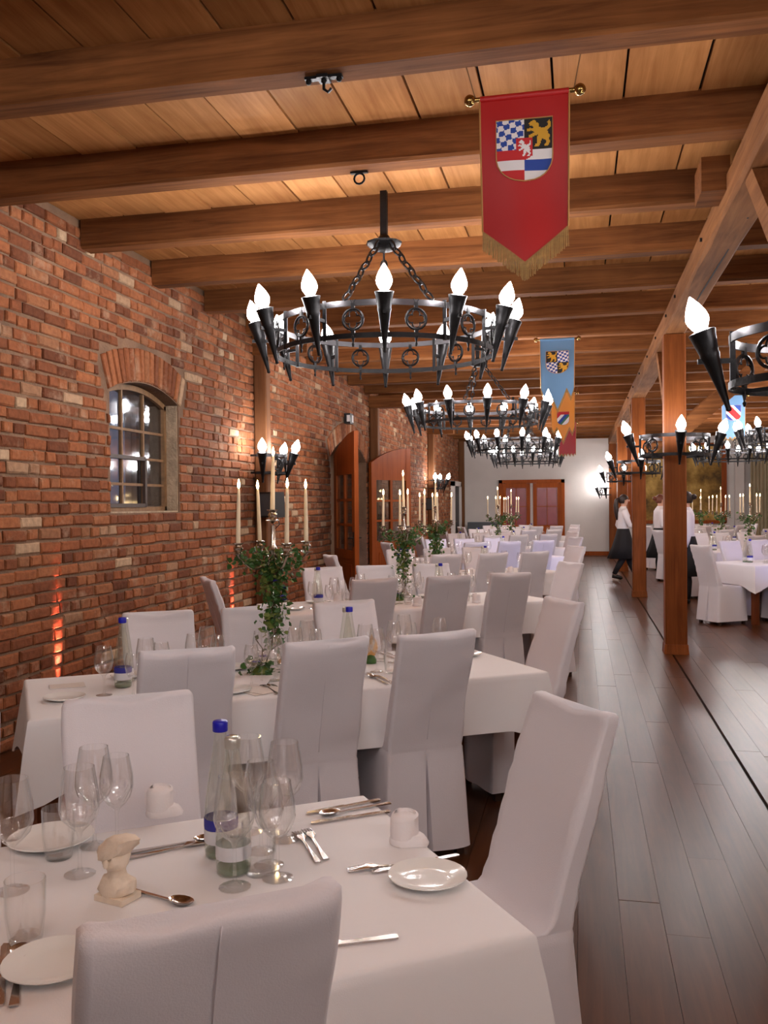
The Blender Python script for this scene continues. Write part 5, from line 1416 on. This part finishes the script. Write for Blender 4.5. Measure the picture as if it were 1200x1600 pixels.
    if ponytail: q.tube([(0, -0.07, 1.64), (0, -0.125, 1.60), (0.005, -0.14, 1.50), (0.01, -0.135, 1.38), (0.01, -0.125, 1.27), (0.01, -0.12, 1.20)], [0.03, 0.042, 0.05, 0.046, 0.034, 0.01], 10)
    else: q.ball((0, -0.10, 1.63), 0.045, 10, 8)
    q.obj('ponytail' if ponytail else 'hair_bun', hair, root, smooth=180)
    # blouse: torso and two sleeves
    def ov(rx, ry, z, cy_=0.0, n=24): return [(rx * cos(2 * pi * i / n), cy_ + ry * sin(2 * pi * i / n), z) for i in range(n)]
    q = MB(); q.rings([ov(0.150, 0.118, 0.98), ov(0.142, 0.112, 1.05), ov(0.135, 0.105, 1.10), ov(0.152, 0.118, 1.20, 0.01), ov(0.165, 0.122, 1.29, 0.012), ov(0.178, 0.105, 1.36), ov(0.150, 0.085, 1.415), ov(0.080, 0.070, 1.445), ov(0.058, 0.058, 1.475, 0.01)]); q.obj('blouse', M['blouse'], root, smooth=180)
    for sg in (-1, 1):
        P = pose['R' if sg > 0 else 'L']; el, wr = Vector(P['elbow']), Vector(P['wrist'])
        q = MB(); q.tube([(sg * 0.12, 0, 1.375), (sg * 0.165, 0.0, 1.36), tuple((Vector((sg * 0.165, 0, 1.36)) + el) / 2), tuple(el), tuple((el + wr) / 2), tuple(wr * 0.93 + el * 0.07)], [0.062, 0.066, 0.058, 0.052, 0.047, 0.036], 12); q.obj('sleeve', M['blouse'], root, smooth=180)
    # long black apron skirt with folds, dark stockings and shoes
    def sk(rx, ry, z, f, cy_=0.0, n=40): return [(rx * cos(2 * pi * i / n) * (1 + f * sin(i * 1.57)), cy_ + ry * sin(2 * pi * i / n) * (1 + f * sin(i * 1.57)), z) for i in range(n)]
    q = MB(); q.rings([sk(0.146, 0.116, 1.03, 0), sk(0.165, 0.138, 0.95, 0), sk(0.185, 0.165, 0.84, 0.01), sk(0.200, 0.215, 0.68, 0.03, 0.0), sk(0.225, 0.285, 0.43, 0.06, -0.02)], cap0=False, cap1=True); q.obj('skirt', M['skirt'], root, smooth=180)
    for sg in (-1, 1):
        P = pose['R' if sg > 0 else 'L']; kn, an, to = Vector(P['knee']), Vector(P['ankle']), Vector(P['toe'])
        hp = Vector((sg * 0.085, 0, 0.90))
        q = MB(); q.tube([tuple((hp + kn) / 2), tuple(kn), tuple(kn * 0.6 + an * 0.4 + Vector((0, -0.012, 0))), tuple(an)], [0.09, 0.066, 0.063, 0.043], 12); q.obj('stocking', M['skirt'], root, smooth=180)
        q = MB(); he = an + Vector((0, -0.035, -0.035)); q.tube([tuple(he), tuple(an * 0.55 + to * 0.45 + Vector((0, 0, -0.012))), tuple(to + Vector((0, 0.005, 0.006))), tuple(to + Vector((0, 0.035, 0.0)))], [0.038, 0.043, 0.038, 0.018], 12)
        q.obj('shoe', M['shoe'], root, smooth=180)
    return root
WALK = {'L': dict(elbow=(-0.20, -0.07, 1.10), wrist=(-0.20, 0.05, 0.88), knee=(-0.085, 0.10, 0.50), ankle=(-0.085, 0.26, 0.09), toe=(-0.085, 0.40, 0.045)),
        'R': dict(elbow=(0.20, 0.09, 1.10), wrist=(0.16, 0.30, 1.04), knee=(0.085, 0.02, 0.49), ankle=(0.085, -0.20, 0.12), toe=(0.085, -0.07, 0.04))}
STAND = {'L': dict(elbow=(-0.20, -0.02, 1.09), wrist=(-0.14, 0.22, 1.02), knee=(-0.085, 0.02, 0.49), ankle=(-0.085, 0.0, 0.08), toe=(-0.085, 0.14, 0.035)),
         'R': dict(elbow=(0.20, -0.02, 1.09), wrist=(0.14, 0.22, 1.00), knee=(0.085, 0.02, 0.49), ankle=(0.085, 0.0, 0.08), toe=(0.085, 0.14, 0.035))}
DOWN = {'L': dict(STAND['L'], elbow=(-0.21, -0.03, 1.09), wrist=(-0.20, 0.02, 0.86)), 'R': dict(STAND['R'], elbow=(0.21, -0.03, 1.09), wrist=(0.20, 0.02, 0.86))}
person('waitress with long dark hair, white blouse and black skirt, walking right', (0.86, 18.6, 0.0), RAD(-82), M['hairdark'], WALK, True)
person('waitress with reddish hair and white blouse standing between the two posts', (1.60, 19.0, 0.0), RAD(-75), M['hairred'], STAND, False)
person('waitress in white blouse mostly hidden behind the first full post', (1.61, 14.35, 0.0), RAD(80), M['hairdark'], DOWN, False)
